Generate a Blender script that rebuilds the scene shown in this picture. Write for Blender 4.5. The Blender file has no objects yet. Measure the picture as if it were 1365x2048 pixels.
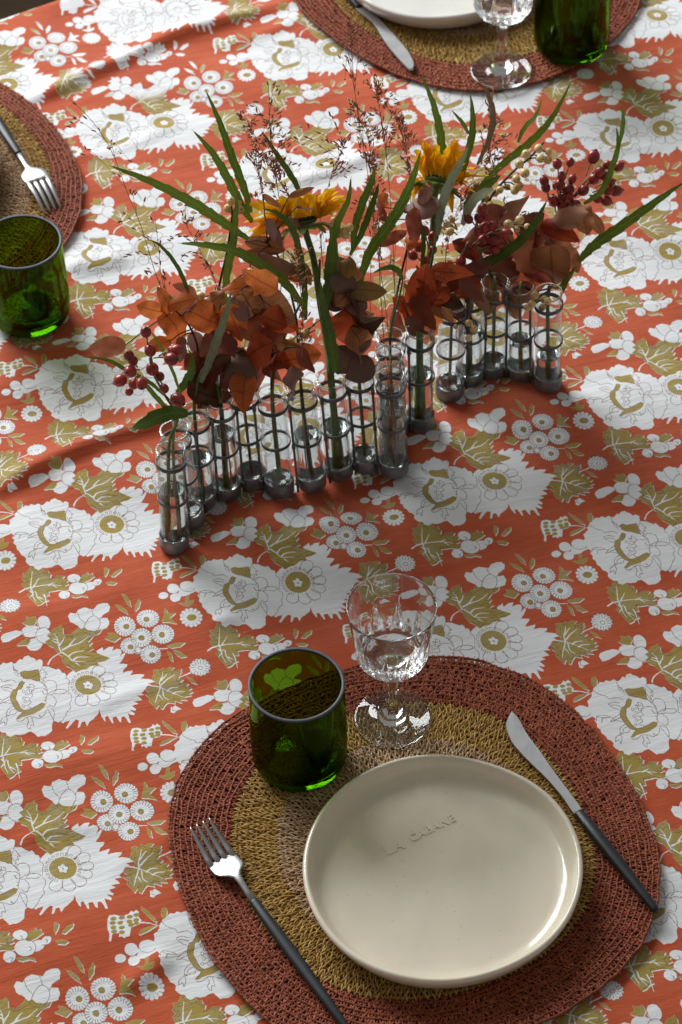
import bpy, bmesh, math, random
import numpy as np
from mathutils import Vector, Matrix, noise
random.seed(7)
rng = np.random.default_rng(7)
SC = bpy.context.scene
COL = SC.collection

# ------------------------------------------------------------------ camera
PITCH, ROLL, FPX = 0.811464, 0.0274, 5708.24          # fitted to the photograph (pixels of a 1365x2048 frame)
CAM = np.array([0.0, -1.5709, 1.655])
FW = np.array([0, math.cos(PITCH), -math.sin(PITCH)])
_rt = np.array([1.0, 0, 0]); _dn = np.array([0, -math.sin(PITCH), -math.cos(PITCH)])
RT = math.cos(ROLL)*_rt + math.sin(ROLL)*_dn
DN = -math.sin(ROLL)*_rt + math.cos(ROLL)*_dn
cam_data = bpy.data.cameras.new('camera'); cam = bpy.data.objects.new('camera', cam_data); COL.objects.link(cam)
m = Matrix.Identity(4)
for r in range(3):
    m[r][0] = RT[r]; m[r][1] = -DN[r]; m[r][2] = -FW[r]; m[r][3] = CAM[r]
cam.matrix_world = m
cam_data.sensor_fit = 'VERTICAL'; cam_data.sensor_height = 36.0; cam_data.sensor_width = 24.0
cam_data.lens = FPX/2048*36.0
cam_data.clip_start = 0.05; cam_data.clip_end = 50
cam_data.dof.use_dof = True; cam_data.dof.focus_distance = 2.10; cam_data.dof.aperture_fstop = 15.0
SC.camera = cam
SC.render.resolution_x, SC.render.resolution_y = 682, 1024

# ------------------------------------------------------------------ light: one window behind the table on the left, dim room around
SC.view_settings.view_transform = 'Standard'; SC.view_settings.look = 'None'
SC.view_settings.exposure = 0.0; SC.view_settings.gamma = 1.0
W = bpy.data.worlds.new('World'); SC.world = W; W.use_nodes = True
bg = W.node_tree.nodes['Background']; bg.inputs[0].default_value = (1.0, 0.97, 0.94, 1); bg.inputs[1].default_value = 0.20
ld = bpy.data.lights.new('window_light', 'AREA'); ld.shape = 'RECTANGLE'; ld.size = 2.2; ld.size_y = 2.0
ld.energy = 195; ld.color = (0.93, 0.97, 1.0)
lo = bpy.data.objects.new('window_light', ld); COL.objects.link(lo)
lo.location = (-1.65, 2.55, 1.95)
lo.rotation_euler = (Vector((0.0, 0.15, 0)) - lo.location).to_track_quat('-Z', 'Y').to_euler()
cy = SC.cycles
cy.max_bounces = 24; cy.transmission_bounces = 20; cy.transparent_max_bounces = 24; cy.diffuse_bounces = 4; cy.glossy_bounces = 20
cy.caustics_reflective = False; cy.caustics_refractive = True; cy.blur_glossy = 0.3
cy.sample_clamp_indirect = 20.0
cy.use_denoising = True

# ------------------------------------------------------------------ where things stand: photo pixel -> point of the place
def ray(px, py):
    return (px-682.5)/FPX*RT + (py-1024)/FPX*DN + FW
def G(px, py, z=0.0):                       # on the horizontal plane at height z
    d = ray(px, py); return CAM + (z-CAM[2])/d[2]*d
def PL(px, py, y0, lean=0.0):               # on the leaning plane y = y0 + lean*z
    d = ray(px, py); t = (y0+lean*CAM[2]-CAM[1])/(d[1]-lean*d[2]); return CAM + t*d
def proj(P):
    d = np.asarray(P)-CAM; z = d@FW
    return np.stack([682.5+FPX*(d@RT)/z, 1024+FPX*(d@DN)/z], -1)

# ------------------------------------------------------------------ helpers
ROOTLOC = {}
def sub(o, parent):
    o.parent = parent
def mesh_obj(name, verts, faces, mat, parent=None, uvs=None, smooth=True, mats=None, fmat=None):
    root = parent
    while root is not None and root.parent is not None: root = root.parent
    off = ROOTLOC.get(root.name, np.zeros(3)) if root is not None else np.zeros(3)
    V = np.asarray(verts, float).reshape(-1, 3) - off
    me = bpy.data.meshes.new(name)
    me.from_pydata(V.tolist(), [], faces)
    me.materials.append(mat)
    if mats:
        for mm in mats: me.materials.append(mm)
    if fmat is not None: me.polygons.foreach_set('material_index', np.asarray(fmat, dtype=np.int32))
    if smooth: me.polygons.foreach_set('use_smooth', np.ones(len(me.polygons), bool))
    if uvs is not None:
        ul = me.uv_layers.new(name='UVMap')
        idx = np.zeros(len(me.loops), np.int32); me.loops.foreach_get('vertex_index', idx)
        ul.data.foreach_set('uv', np.asarray(uvs, float)[idx].ravel())
    me.update()
    o = bpy.data.objects.new(name, me); COL.objects.link(o)
    if parent is not None: sub(o, parent)
    return o
def thing(name, label, cat, loc, group=None):
    o = bpy.data.objects.new(name, None); COL.objects.link(o); o.empty_display_size = 0.02
    o.location = [float(a) for a in loc]; ROOTLOC[o.name] = np.array(loc, float)
    o['label'] = label; o['category'] = cat
    if group: o['group'] = group
    return o
def tag(o, **k):
    for a, b in k.items(): o[a] = b
    return o

class MB:
    def __init__(s): s.v = []; s.f = []; s.uv = []; s.fm = []
    def add(s, v, f, uv=None, mi=0):
        b = len(s.v); s.v += [tuple(p) for p in v]; s.f += [tuple(i+b for i in q) for q in f]
        s.uv += ([tuple(p) for p in uv] if uv is not None else [(0, 0)]*len(v)); s.fm += [mi]*len(f)
    def obj(s, name, mat, parent=None, smooth=True, mats=None):
        return mesh_obj(name, s.v, s.f, mat, parent, s.uv, smooth, mats, s.fm if mats else None)

def catmull(P, n):
    P = [np.asarray(p, float) for p in P]
    if len(P) == 2: return np.array([P[0]+(P[1]-P[0])*t for t in np.linspace(0, 1, n)])
    Q = [2*P[0]-P[1]] + P + [2*P[-1]-P[-2]]
    out = []
    for t in np.linspace(0, len(P)-1-1e-9, n):
        i = int(t); u = t-i; a, b, c, d = Q[i:i+4]
        out.append(0.5*((2*b)+(c-a)*u+(2*a-5*b+4*c-d)*u*u+(3*b-a-3*c+d)*u**3))
    return np.array(out)
def frames(P):
    T = np.gradient(P, axis=0); T /= np.linalg.norm(T, axis=1)[:, None]+1e-12
    a = np.array([0, 0, 1.0]) if abs(T[0][2]) < .9 else np.array([1.0, 0, 0])
    N = []; n = a-(a@T[0])*T[0]; n /= np.linalg.norm(n)
    for t in T:
        n = n-(n@t)*t; n /= np.linalg.norm(n)+1e-12; N.append(n)
    N = np.array(N); return T, N, np.cross(T, N)
def tube(mb, P, r0, r1=None, seg=6, n=None, mi=0):
    P = catmull(P, n or max(4, 4*len(P)))
    r1 = r0 if r1 is None else r1
    T, N, B = frames(P); v = []; f = []; k = len(P)
    for i in range(k):
        r = r0+(r1-r0)*i/(k-1)
        for s_ in range(seg):
            a = 2*math.pi*s_/seg; v.append(P[i]+r*(math.cos(a)*N[i]+math.sin(a)*B[i]))
    for i in range(k-1):
        for s_ in range(seg):
            a = i*seg+s_; b = i*seg+(s_+1) % seg; f.append((a, b, b+seg, a+seg))
    f.append(tuple(range(seg))[::-1]); f.append(tuple((k-1)*seg+s_ for s_ in range(seg)))
    mb.add(v, f, mi=mi); return P
def lathe(mb, prof, seg, M=None, rad=None, closed=False):
    # prof: list of (r, z); M maps local (3,) -> world; rad(theta, r, z) optional modulation
    v = []; f = []; n = len(prof)
    for (r, z) in prof:
        for s_ in range(seg):
            a = 2*math.pi*s_/seg; rr = rad(a, r, z) if rad else r
            v.append((rr*math.cos(a), rr*math.sin(a), z))
    for i in range(n-1 + (1 if closed else 0)):
        i2 = (i+1) % n
        for s_ in range(seg):
            a = i*seg+s_; b = i*seg+(s_+1) % seg; c = i2*seg+(s_+1) % seg; d = i2*seg+s_
            f.append((a, b, c, d))
    if not closed:
        if prof[0][0] > 0: f.append(tuple(range(seg))[::-1])
        if prof[-1][0] > 0: f.append(tuple((n-1)*seg+s_ for s_ in range(seg)))
    v = np.array(v)
    if M is not None: v = M(v)
    mb.add(v, f)
def place(o): return lambda v: np.asarray(v)+np.asarray(o)
def axisM(p, q):                            # local z runs p -> q (unit scale), origin p
    z = np.asarray(q, float)-p; z /= np.linalg.norm(z)
    x = np.array([1.0, 0, 0]); x -= (x@z)*z; x /= np.linalg.norm(x); y = np.cross(z, x)
    R = np.stack([x, y, z], 1); return lambda v: np.asarray(v)@R.T+np.asarray(p)
_ico = {}
def ball(mb, c, r, sub_=2, ax=None, stretch=1.0, mi=0):
    if sub_ not in _ico:
        b = bmesh.new(); bmesh.ops.create_icosphere(b, subdivisions=sub_, radius=1)
        _ico[sub_] = (np.array([x.co[:] for x in b.verts]), [tuple(x.index for x in q.verts) for q in b.faces]); b.free()
    v, f = _ico[sub_]; v = v*r
    if ax is not None:
        M = axisM(np.zeros(3), ax); v = v*np.array([1, 1, stretch]); v = M(v)
    mb.add(v+np.asarray(c), f, mi=mi)

# ------------------------------------------------------------------ materials
def mat(name):
    mt = bpy.data.materials.new(name); mt.use_nodes = True
    nt = mt.node_tree; nt.nodes.clear()
    out = nt.nodes.new('ShaderNodeOutputMaterial')
    return mt, nt, out
def N(nt, kind, **k):
    n = nt.nodes.new('ShaderNode'+kind)
    for a, b in k.items():
        if a.startswith('_'): setattr(n, a[1:], b)
        else: n.inputs[a.replace('__', ' ')].default_value = b
    return n
def L(nt, a, b): nt.links.new(a, b)
def ramp(nt, src, stops):
    r = nt.nodes.new('ShaderNodeValToRGB'); e = r.color_ramp.elements
    while len(e) < len(stops): e.new(0.5)
    for el, (p, c) in zip(e, stops):
        el.position = p; el.color = (*c, 1) if len(c) == 3 else c
    L(nt, src, r.inputs[0]); return r.outputs[0]
def mixc(nt, fac, a, b, mode='MIX'):
    x = nt.nodes.new('ShaderNodeMix'); x.data_type = 'RGBA'; x.blend_type = mode
    for sock, val in ((x.inputs[0], fac), (x.inputs[6], a), (x.inputs[7], b)):
        if hasattr(val, 'is_output'): L(nt, val, sock)
        elif isinstance(val, (int, float)): sock.default_value = val
        else: sock.default_value = (*val, 1)
    return x.outputs[2]
def mth(nt, op, a, b=0.0, c=0.0):
    x = nt.nodes.new('ShaderNodeMath'); x.operation = op
    for i, val in enumerate((a, b, c)):
        if hasattr(val, 'is_output'): L(nt, val, x.inputs[i])
        else: x.inputs[i].default_value = val
    return x.outputs[0]
def simple(name, c, rough=.6, metal=0.0, var=.15, scale=60, bump=0.0, bscale=300, spec=.5, coat=0.0, two=None):
    mt, nt, out = mat(name)
    p = N(nt, 'BsdfPrincipled', Roughness=rough, Metallic=metal)
    p.inputs['Specular IOR Level'].default_value = spec; p.inputs['Coat Weight'].default_value = coat
    tc = N(nt, 'TexCoord'); nz = N(nt, 'TexNoise', Scale=scale, Detail=4.0); L(nt, tc.outputs['Object'], nz.inputs['Vector'])
    c2 = two or tuple(x*(1-2*var) for x in c); c1 = tuple(min(1, x*(1+var)) for x in c)
    L(nt, ramp(nt, nz.outputs[0], [(.3, c2), (.7, c1)]), p.inputs['Base Color'])
    if bump:
        n2 = N(nt, 'TexNoise', Scale=bscale, Detail=3.0); L(nt, tc.outputs['Object'], n2.inputs['Vector'])
        b = N(nt, 'Bump', Strength=.6, Distance=bump); L(nt, n2.outputs[0], b.inputs['Height']); L(nt, b.outputs[0], p.inputs['Normal'])
    L(nt, p.outputs[0], out.inputs[0]); return mt
def glass(name, c, ior=1.5, rough=0.0):
    mt, nt, out = mat(name)
    g = N(nt, 'BsdfGlass', Roughness=rough, IOR=ior); g.inputs['Color'].default_value = (*c, 1)
    L(nt, g.outputs[0], out.inputs[0]); return mt
def thin_glass(name, c, ior=1.5):
    mt, nt, out = mat(name)
    t = N(nt, 'BsdfTransparent'); t.inputs[0].default_value = (*c, 1)
    g = N(nt, 'BsdfGlossy', Roughness=0.02)
    ge = N(nt, 'NewGeometry'); dt = N(nt, 'VectorMath', _operation='DOT_PRODUCT'); L(nt, ge.outputs['Normal'], dt.inputs[0]); L(nt, ge.outputs['Incoming'], dt.inputs[1])
    f0 = ((ior-1)/(ior+1))**2                    # Schlick's approximation, alike from both sides of the thin wall
    sch = mth(nt, 'MULTIPLY_ADD', mth(nt, 'POWER', mth(nt, 'SUBTRACT', 1.0, mth(nt, 'ABSOLUTE', dt.outputs[1])), 5.0), 1-f0, f0)
    mx = N(nt, 'MixShader'); L(nt, sch, mx.inputs[0]); L(nt, t.outputs[0], mx.inputs[1]); L(nt, g.outputs[0], mx.inputs[2])
    L(nt, mx.outputs[0], out.inputs[0]); return mt

# ------------------------------------------------------------------ tablecloth: block print drawn from curves, tiled on its own lattice
LA = np.array([[0.15421, -0.0104], [0.01802, -0.16895]]); LT = np.array([-0.02989, 0.0119])
LAi = np.linalg.inv(LA)
_obs = [(-1,0,225.6,1044),(-1,1,175.8,1366.5),(-1,2,124.5,1735.3),(-1,-1,268,752),(-1,-2,297,502),(-1,-3,331,245),(0,.5,593.9,1162.1),
        (0,-2.5,652,331),(0,-3.5,665,92.3),(1,0,991,961.2),(1,1,990,1284),(2,-.5,1362.3,774.1),(2,-1.5,1340,502),(2,-2.5,1328.4,252.4),(2,.5,1375,1076)]
_ox = np.array([G(o[2], o[3])[:2] for o in _obs]); _ol = np.array([o[:2] for o in _obs], float)
_od = _ol-(_ox-LT)@LAi.T
def cloth_uv(XY):                            # table position -> unit-periodic print coordinates (the cloth is not pulled quite straight)
    XY = np.asarray(XY, float); lat = (XY-LT)@LAi.T
    d2 = ((XY[:, None, :]-_ox[None])**2).sum(-1); w = np.exp(-d2/(2*.11**2))
    lat = lat+(w@_od)/(w.sum(1)[:, None]+.25)
    return np.stack([lat[:, 0]-0.5+.5, lat[:, 1]-.5*lat[:, 0]], 1)
CROPS = {'A': (0, 1000, 400/1365), 'B': (300, 1000, 400/1365), 'C': (0, 1300, 400/1365)}
def cuv(crop, pts):
    x0, y0, s = CROPS[crop]
    return cloth_uv([G(x0+p[0]*s, y0+p[1]*s)[:2] for p in pts])
NP_ = 2048
layers = {k: np.zeros((NP_, NP_), bool) for k in ('w', 'o', 'l')}
def fill(uv, on=(), off=()):
    P = np.asarray(uv)*NP_; lo_ = np.floor(P.min(0)).astype(int)-1; hi = np.ceil(P.max(0)).astype(int)+1
    xs = np.arange(lo_[0], hi[0])+.5; ys = np.arange(lo_[1], hi[1])+.5
    X = xs[None, :]; Y = ys[:, None]; ins = np.zeros((len(ys), len(xs)), bool)
    for (x1, y1), (x2, y2) in zip(P, np.roll(P, -1, 0)):
        if y1 == y2: continue
        c = ((Y < y1) != (Y < y2)); xi = x1+(Y-y1)*(x2-x1)/(y2-y1)
        ins ^= (c & (X < xi))
    stamp(ins, lo_, on, off)
def stamp(ins, lo_, on, off):
    yy, xx = np.nonzero(ins); yy = (yy+lo_[1]) % NP_; xx = (xx+lo_[0]) % NP_
    for k in on: layers[k][yy, xx] = True
    for k in off: layers[k][yy, xx] = False
def stroke(uv, w0, on=(), off=(), w1=None):
    P = np.asarray(uv)*NP_; n = len(P); w1 = w0 if w1 is None else w1
    for i in range(n-1):
        a, b = P[i], P[i+1]; ra = w0+(w1-w0)*i/(n-1); rb = w0+(w1-w0)*(i+1)/(n-1); r = max(ra, rb)
        lo_ = np.floor(np.minimum(a, b)-r-1).astype(int); hi = np.ceil(np.maximum(a, b)+r+1).astype(int)
        X = (np.arange(lo_[0], hi[0])+.5)[None, :]; Y = (np.arange(lo_[1], hi[1])+.5)[:, None]
        d = b-a; t = np.clip(((X-a[0])*d[0]+(Y-a[1])*d[1])/(d@d+1e-9), 0, 1)
        ins = (X-a[0]-t*d[0])**2+(Y-a[1]-t*d[1])**2 < (ra+(rb-ra)*t)**2
        stamp(ins, lo_, on, off)
def ell(cx, cy_, rx, ry, rot=0, n=40, scal=0, amp=0, a0=0, a1=360):
    o = []
    for i in range(n):
        a = math.radians(a0+(a1-a0)*i/(n if a1-a0 == 360 else n-1)); k = 1+amp*abs(math.sin(scal*a/2)) if scal else 1
        x, y = rx*k*math.cos(a), ry*k*math.sin(a); r = math.radians(rot)
        o.append((cx+x*math.cos(r)-y*math.sin(r), cy_+x*math.sin(r)+y*math.cos(r)))
    return o
def sm(pts, closed=False, k=6):
    P = [np.array(p, float) for p in pts]
    if closed: P = P+[P[0]]
    return catmull(P, len(P)*k)
def white(c, pts): fill(cuv(c, pts), on='w', off='ol')
def olive(c, pts, halo=True):
    if halo: fill(cuv(c, [(x+4, y+5) for x, y in pts]), on='w', off='o')
    fill(cuv(c, pts), on='ow', off='')
    if len(pts) > 30 and halo: contour(c, pts); contour(c, pts, .78)
def contour(c, pts, inset=.93):
    P = np.array(pts, float); m0 = P.mean(0); Q = m0+(P-m0)*inset
    for i in range(len(Q)-1):
        if (i*7) % 5 < 4: line(c, [Q[i], Q[i]+(Q[i+1]-Q[i])*(.6+.4*((i*13) % 3)/2)], 1.35, False)
def line(c, pts, w=1.9, smooth=True): stroke(cuv(c, sm(pts) if smooth else pts), w*1.95, on='l')
def vein(c, pts, w=6, w1=3): stroke(cuv(c, sm(pts)), w*1.25, on='w', off='ol', w1=w1)

def pr(s): 
    v = [float(x) for x in s.replace(',', ' ').split()]; return list(zip(v[::2], v[1::2]))
# --- burst and daisy (crop C)
white('C', pr("640,75 655,30 660,-10 700,-35 705,-10 740,-35 775,-38 765,-10 800,-25 825,-18 830,0 815,30 850,-2 855,10 835,45 812,72 870,75 865,90 840,115 835,132 905,115 900,130 888,148 940,140 985,142 975,160 955,172 1000,175 1065,188 1065,200 1010,212 1030,220 1000,240 990,260 965,283 985,295 935,300 965,320 970,330 915,340 945,355 900,370 930,395 925,405 885,398 920,425 915,437 872,425 895,490 880,490 860,455 848,445 830,448 828,485 815,478 795,445 768,452 775,490 765,490 735,440 718,448 722,478 710,470 690,440 680,400 672,430 640,460 610,480 595,510 580,478 558,482 545,515 530,518 540,470 518,465 490,490 460,525 450,520 478,470 440,480 430,490 400,465 420,450 380,430 330,420 380,300 430,180 520,128 600,100"))
white('C', ell(602, 228, 165, 128))
# --- peony (crop B)
PEO = pr("345,450 352,430 372,424 395,402 420,405 435,392 462,398 490,388 505,400 522,396 545,372 562,378 575,360 600,352 615,362 640,370 655,385 675,375 697,385 698,412 692,424 715,420 740,420 760,430 790,440 805,432 820,445 830,460 850,462 862,480 858,498 875,505 885,520 882,545 885,570 880,590 905,610 908,640 895,660 905,690 880,720 870,745 850,770 830,780 800,768 788,785 790,830 770,850 745,862 720,862 700,868 680,850 655,832 630,838 610,850 575,855 548,850 535,870 515,870 495,860 485,840 462,838 440,825 425,810 430,790 415,775 395,768 380,745 360,730 355,705 335,690 340,670 325,650 335,635 315,620 300,605 308,585 290,570 302,545 295,520 315,505 330,490 330,470")
white('B', PEO)
i0 = PEO.index((698.0, 412.0)); i1 = PEO.index((800.0, 768.0)); line('B', PEO[i0+2:i1+1], 1.7, False)
olive('B', pr("552,455 575,447 610,450 640,445 672,440 678,465 690,515 665,512 630,500 590,495 562,480"), False)
olive('B', pr("565,505 585,515 580,535 565,560 545,565 540,590 535,615 545,640 560,665 580,690 600,700 640,690 680,672 715,655 738,660 728,685 700,705 660,725 620,735 585,745 560,760 550,752 575,725 585,712 560,705 540,690 520,665 505,640 498,610 505,585 515,565 530,560 545,540 555,515"), False)
for y in (460, 473, 486):
    for x in range(575, 670, 16): line('B', [(x, y), (x+4, y+1)], 1.6, False)
for s in ("552,455 562,480 590,495 630,500 665,512 692,518 735,560", "552,455 575,447 610,450 640,445 672,440 678,465 690,515",
          "555,515 545,540 530,560 512,565 503,587 498,610 506,640 520,665 540,690 560,705 585,712 575,725 550,752", "585,515 580,535 565,560 545,567 540,590 535,615 545,640 560,665 580,690 600,700 640,690 680,672 715,655",
          "340,448 365,470 395,485 425,492 440,508 465,505 500,500 530,515", "430,540 465,530 505,535", "430,540 455,562 500,580", "450,548 480,548 505,556",
          "335,650 345,622 370,614 410,616 450,632", "370,660 385,632 430,626", "345,625 375,630 410,628", "430,655 455,630 498,605", "430,655 470,648 505,655", "450,648 475,638 503,628",
          "480,730 488,695 520,672", "480,730 505,728 540,722 548,708", "500,720 510,698 535,690", "445,785 452,755 480,738 500,732", "445,785 470,772 478,795 490,760 482,740",
          "620,745 632,772 622,798 645,820 648,792 668,795 658,765 652,742", "548,755 560,768 590,765 620,745 660,742 700,752 735,728 745,700",
          "545,480 520,462 505,425 515,440 535,442 530,455 552,462", "500,405 520,440 545,470", "690,440 682,470 700,500 715,520 712,490 728,495 720,470 735,470 715,450 690,428",
          "720,530 735,512 765,510 792,522 803,550 798,575 782,592", "700,520 730,545 742,575", "745,600 780,578 830,570 872,578 850,598 800,598 750,605",
          "775,605 800,630 806,655 790,680 760,668", "755,680 790,698 800,730 795,762", "745,680 765,715 800,765", "620,530 650,540 655,560 690,558 720,562 742,582", "620,530 625,550 605,550",
          "655,560 640,585 648,610 625,625 640,650 620,672 655,690", "742,582 742,610 735,640 742,658", "728,600 742,604", "726,620 740,622", "728,640 740,640"):
    line('B', pr(s))
for x, y in ((612, 555), (585, 575), (605, 595), (590, 620), (600, 645), (590, 672), (630, 575)):
    line('B', ell(x, y, 9, 9, n=12), 1.6, False); line('B', [(x+8, y), (x+32, y-4)], 1.5, False)
line('B', [(700, 735), (706, 738)], 4, False); line('B', [(710, 580), (722, 600)], 3, False)
# --- daisy head
for i in range(34):
    a = math.radians(110+i*8); x1, y1 = 602+98*math.cos(a), 228+78*math.sin(a); x2, y2 = 602+118*math.cos(a), 228+96*math.sin(a)
    line('C', [(x1, y1), (x2, y2)], 1.7, False)
    if i % 2: 
        b = math.radians(118+i*8); line('C', [(x2, y2), (602+118*math.cos(b), 228+96*math.sin(b))], 1.6, False)
for a, w in ((-62, 17), (-32, 16), (-6, 14), (19, 15), (45, 17), (75, 17), (107, 17)):
    ps = []
    for k in range(17):
        t = k/16*math.pi; rr = 1+.92*math.sin(t)**.6; aa = math.radians(a-w*math.cos(t))
        ps.append((602+104*rr*math.cos(aa), 228+80*rr*math.sin(aa)))
    line('C', ps, 1.8, False)
olive('C', ell(602, 228, 88, 70, scal=22, amp=.03, n=88), False)
fill(cuv('C', ell(602, 230, 27, 22, scal=5, amp=.4, n=50, rot=20)), on='w', off='o'); line('C', ell(602, 230, 27, 22, scal=5, amp=.4, n=50, rot=20), 1.6, False)
olive('C', ell(602, 231, 7, 6), False)
# --- right leaf (crop C)
olive('C', pr("1035,185 1048,140 1042,112 1078,108 1082,122 1112,98 1128,112 1150,97 1192,98 1168,122 1195,122 1242,108 1228,132 1245,128 1215,158 1240,158 1205,188 1255,188 1228,208 1290,212 1272,228 1312,240 1290,250 1318,265 1290,278 1310,290 1260,300 1278,325 1232,322 1242,345 1190,328 1195,350 1150,342 1130,358 1112,392 1095,385 1086,358 1066,390 1040,358 1015,335 1020,310 988,290 1022,282 992,263 1010,245 1060,222 1072,208"))
for s in ("1000,225 1050,232 1095,240 1160,262 1250,300", "1095,240 1090,205 1105,160 1110,130", "1100,225 1140,185 1190,150", "1092,245 1072,300 1060,345", "1110,255 1120,300 1150,320", "1098,190 1120,165 1140,140", "1140,258 1170,240 1215,235", "1180,275 1210,262 1260,258", "1090,290 1110,320"):
    vein('C', pr(s), 6, 2.5)
white('C', pr("1165,375 1180,372 1198,362 1240,388 1208,398 1188,418 1167,412")); line('C', pr("1180,372 1178,395 1200,400"), 1.5)
# --- thistle (crop C)
white('C', pr("895,545 905,530 940,525 985,540 1010,530 1030,520 1045,500 1060,510 1075,495 1095,510 1092,540 1110,560 1095,590 1045,605 1035,660 1015,660 1000,670 985,660 965,665 970,640 935,640 922,650 915,692 900,690 905,650 895,620 890,590"))
for x, y in ((930, 552), (985, 545), (1035, 540), (1078, 528), (925, 578), (975, 578), (1035, 570), (1078, 560), (930, 606), (985, 606), (1045, 590), (1080, 580), (935, 630), (985, 636)): olive('C', ell(x, y, 20, 12, rot=-8, n=14), False)
for s in ("1105,470 1150,500 1192,540 1212,572 1180,560 1140,525 1110,495", "1240,485 1265,475 1278,500 1270,540 1250,555 1238,530", "1090,650 1110,620 1150,602 1215,592 1190,605 1150,630 1110,648"): olive('C', pr(s))
vein('C', pr("1098,576 1150,577 1200,588 1252,602"), 6, 2); vein('C', pr("1200,588 1215,568"), 3, 2)
# --- berry-like white blobs left of the peony (crop C)
for e in ((975, 792, 38, 27, -10), (1045, 738, 45, 38, 10), (1150, 720, 57, 40, 5), (1062, 808, 40, 34, -10), (1130, 768, 50, 28, -15)): white('C', ell(*e, n=24))
white('C', pr("1180,690 1222,738 1205,762 1150,785 1100,780 1080,740"))
for e in ((975, 792, 38, 27, -10), (1045, 738, 45, 38, 10), (1150, 720, 57, 40, 5), (1062, 808, 40, 34, -10)): line('C', ell(*e, n=24, a0=-60 if e[0] < 1000 else 20, a1=200), 1.6, False)
# --- lone daisy with sprout (crop B)
white('B', ell(282, 800, 68, 56, n=72, scal=14, amp=.17)); olive('B', ell(286, 800, 34, 21, rot=-5), False)
for i in range(14):
    a = i*2*math.pi/14; line('B', [(282+52*math.cos(a), 800+42*math.sin(a)), (282+70*math.cos(a), 800+57*math.sin(a))], 1.6, False)
olive('B', pr("255,645 268,660 262,690 302,678 298,705 260,728 225,720 195,703 240,700 245,660"), False)
# --- cluster of little daisies (crop C)
for x, y, rx, ry, cx, cy_ in ((735, 1165, 70, 55, 735, 1175), (790, 1198, 30, 28, 0, 0), (695, 1025, 72, 67, 707, 1028), (862, 968, 76, 62, 852, 976), (970, 1085, 78, 66, 962, 1090), (880, 1228, 70, 62, 892, 1232), (815, 1108, 70, 63, 815, 1112)):
    fill(cuv('C', ell(x, y, rx, ry, n=80, scal=20, amp=.1)), on='w', off='ol')
    for i in range(20):
        a = (i+.3)*2*math.pi/20; line('C', [(x+.66*rx*math.cos(a), y+.66*ry*math.sin(a)), (x+1.0*rx*math.cos(a), y+1.0*ry*math.sin(a))], 1.8, False)
    if y > 1080 or x in (815,): line('C', ell(x, y, rx*1.04, ry*1.04, n=60, scal=20, amp=.06), 1.5, False)
    if cx: olive('C', ell(cx, cy_, 20, 18), False); line('C', ell(cx, cy_, 20, 18), 1.5, False)
for s in ("622,858 660,868 700,895 720,938 680,915 645,890", "670,778 700,788 730,828 742,878 710,855 690,820", "770,918 768,870 795,815 808,830 800,880", "985,888 1000,905 1005,930 1065,928 1022,968 1072,1010 1020,1000 962,1000 980,940", "545,1112 580,1095 570,1068 620,1078 662,1105 620,1140 595,1130",
          "1000,1170 1060,1150 1132,1148 1092,1180 1030,1187", "1000,1200 1030,1225 1042,1282 1020,1270 1005,1230", "1040,1195 1090,1208 1142,1250 1100,1257 1060,1232"): olive('C', pr(s))
vein('C', pr("945,1190 975,1190 1005,1188"), 4, 3)
# --- lower leaf with bunch (crop A)
olive('A', pr("205,440 232,450 262,462 290,448 302,470 330,463 332,485 352,490 340,515 362,518 388,500 442,503 425,520 472,528 455,545 472,560 440,570 482,597 440,605 400,600 370,605 330,610 337,640 310,640 332,680 302,690 285,708 255,720 230,690 205,660 180,630 200,610 185,590 160,575 145,550 170,535 145,515 160,500 150,480 185,475 195,455"))
for s in ("130,612 165,590 205,578 270,566 340,560 420,568", "207,580 212,530 220,470", "228,570 245,545 265,515", "205,600 220,615 240,600", "215,585 225,640 245,685", "225,625 200,650", "245,610 255,650 290,690", "265,650 300,670", "330,562 370,545", "360,562 390,580", "300,630 312,665 322,722"):
    vein('A', pr(s), 6, 2.5)
for e in ((440, 636, 40, 32, -5), (505, 520, 46, 29, 0), (535, 590, 65, 46, 0), (665, 552, 34, 23, -25), (608, 580, 48, 30, -15)): white('A', ell(*e, n=26))
for e in ((440, 636, 40, 32, -5), (505, 520, 46, 29, 0), (535, 590, 65, 46, 0), (665, 552, 34, 23, -25)): line('A', ell(*e, n=26, a0=-80, a1=160), 1.6, False)
for x, y in ((455, 648), (515, 535), (570, 595), (668, 555)): line('A', [(x-9, y-10), (x+6, y-2), (x-4, y+10)], 2.2, False)
olive('A', pr("535,550 560,500 585,492 598,478 602,498 632,483 630,500 648,510 600,540 560,556")); olive('A', pr("482,645 540,640 592,645 600,662 560,652 520,662 492,656"))
for s in ("715,448 742,460 735,490 717,517 708,490", "755,512 790,475 832,458 825,482 780,517", "720,555 760,547 802,560 780,577 735,572"): olive('A', pr(s))
# --- chrysanthemum (crop B)
vein('B', pr("285,1160 245,1178 200,1195"), 5, 4); olive('B', pr("245,1190 290,1205 322,1240 280,1228")); 
white('B', ell(340, 1128, 64, 50, n=76, scal=15, amp=.2))
for i in range(15):
    a = (i+.5)*2*math.pi/15; line('B', [(342+36*math.cos(a), 1130+28*math.sin(a)), (341+66*math.cos(a), 1128+52*math.sin(a))], 1.7, False)
line('B', ell(340, 1128, 64, 50, n=76, scal=15, amp=.2), 1.7, False); line('B', ell(345, 1132, 15, 12), 1.7, False)
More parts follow.
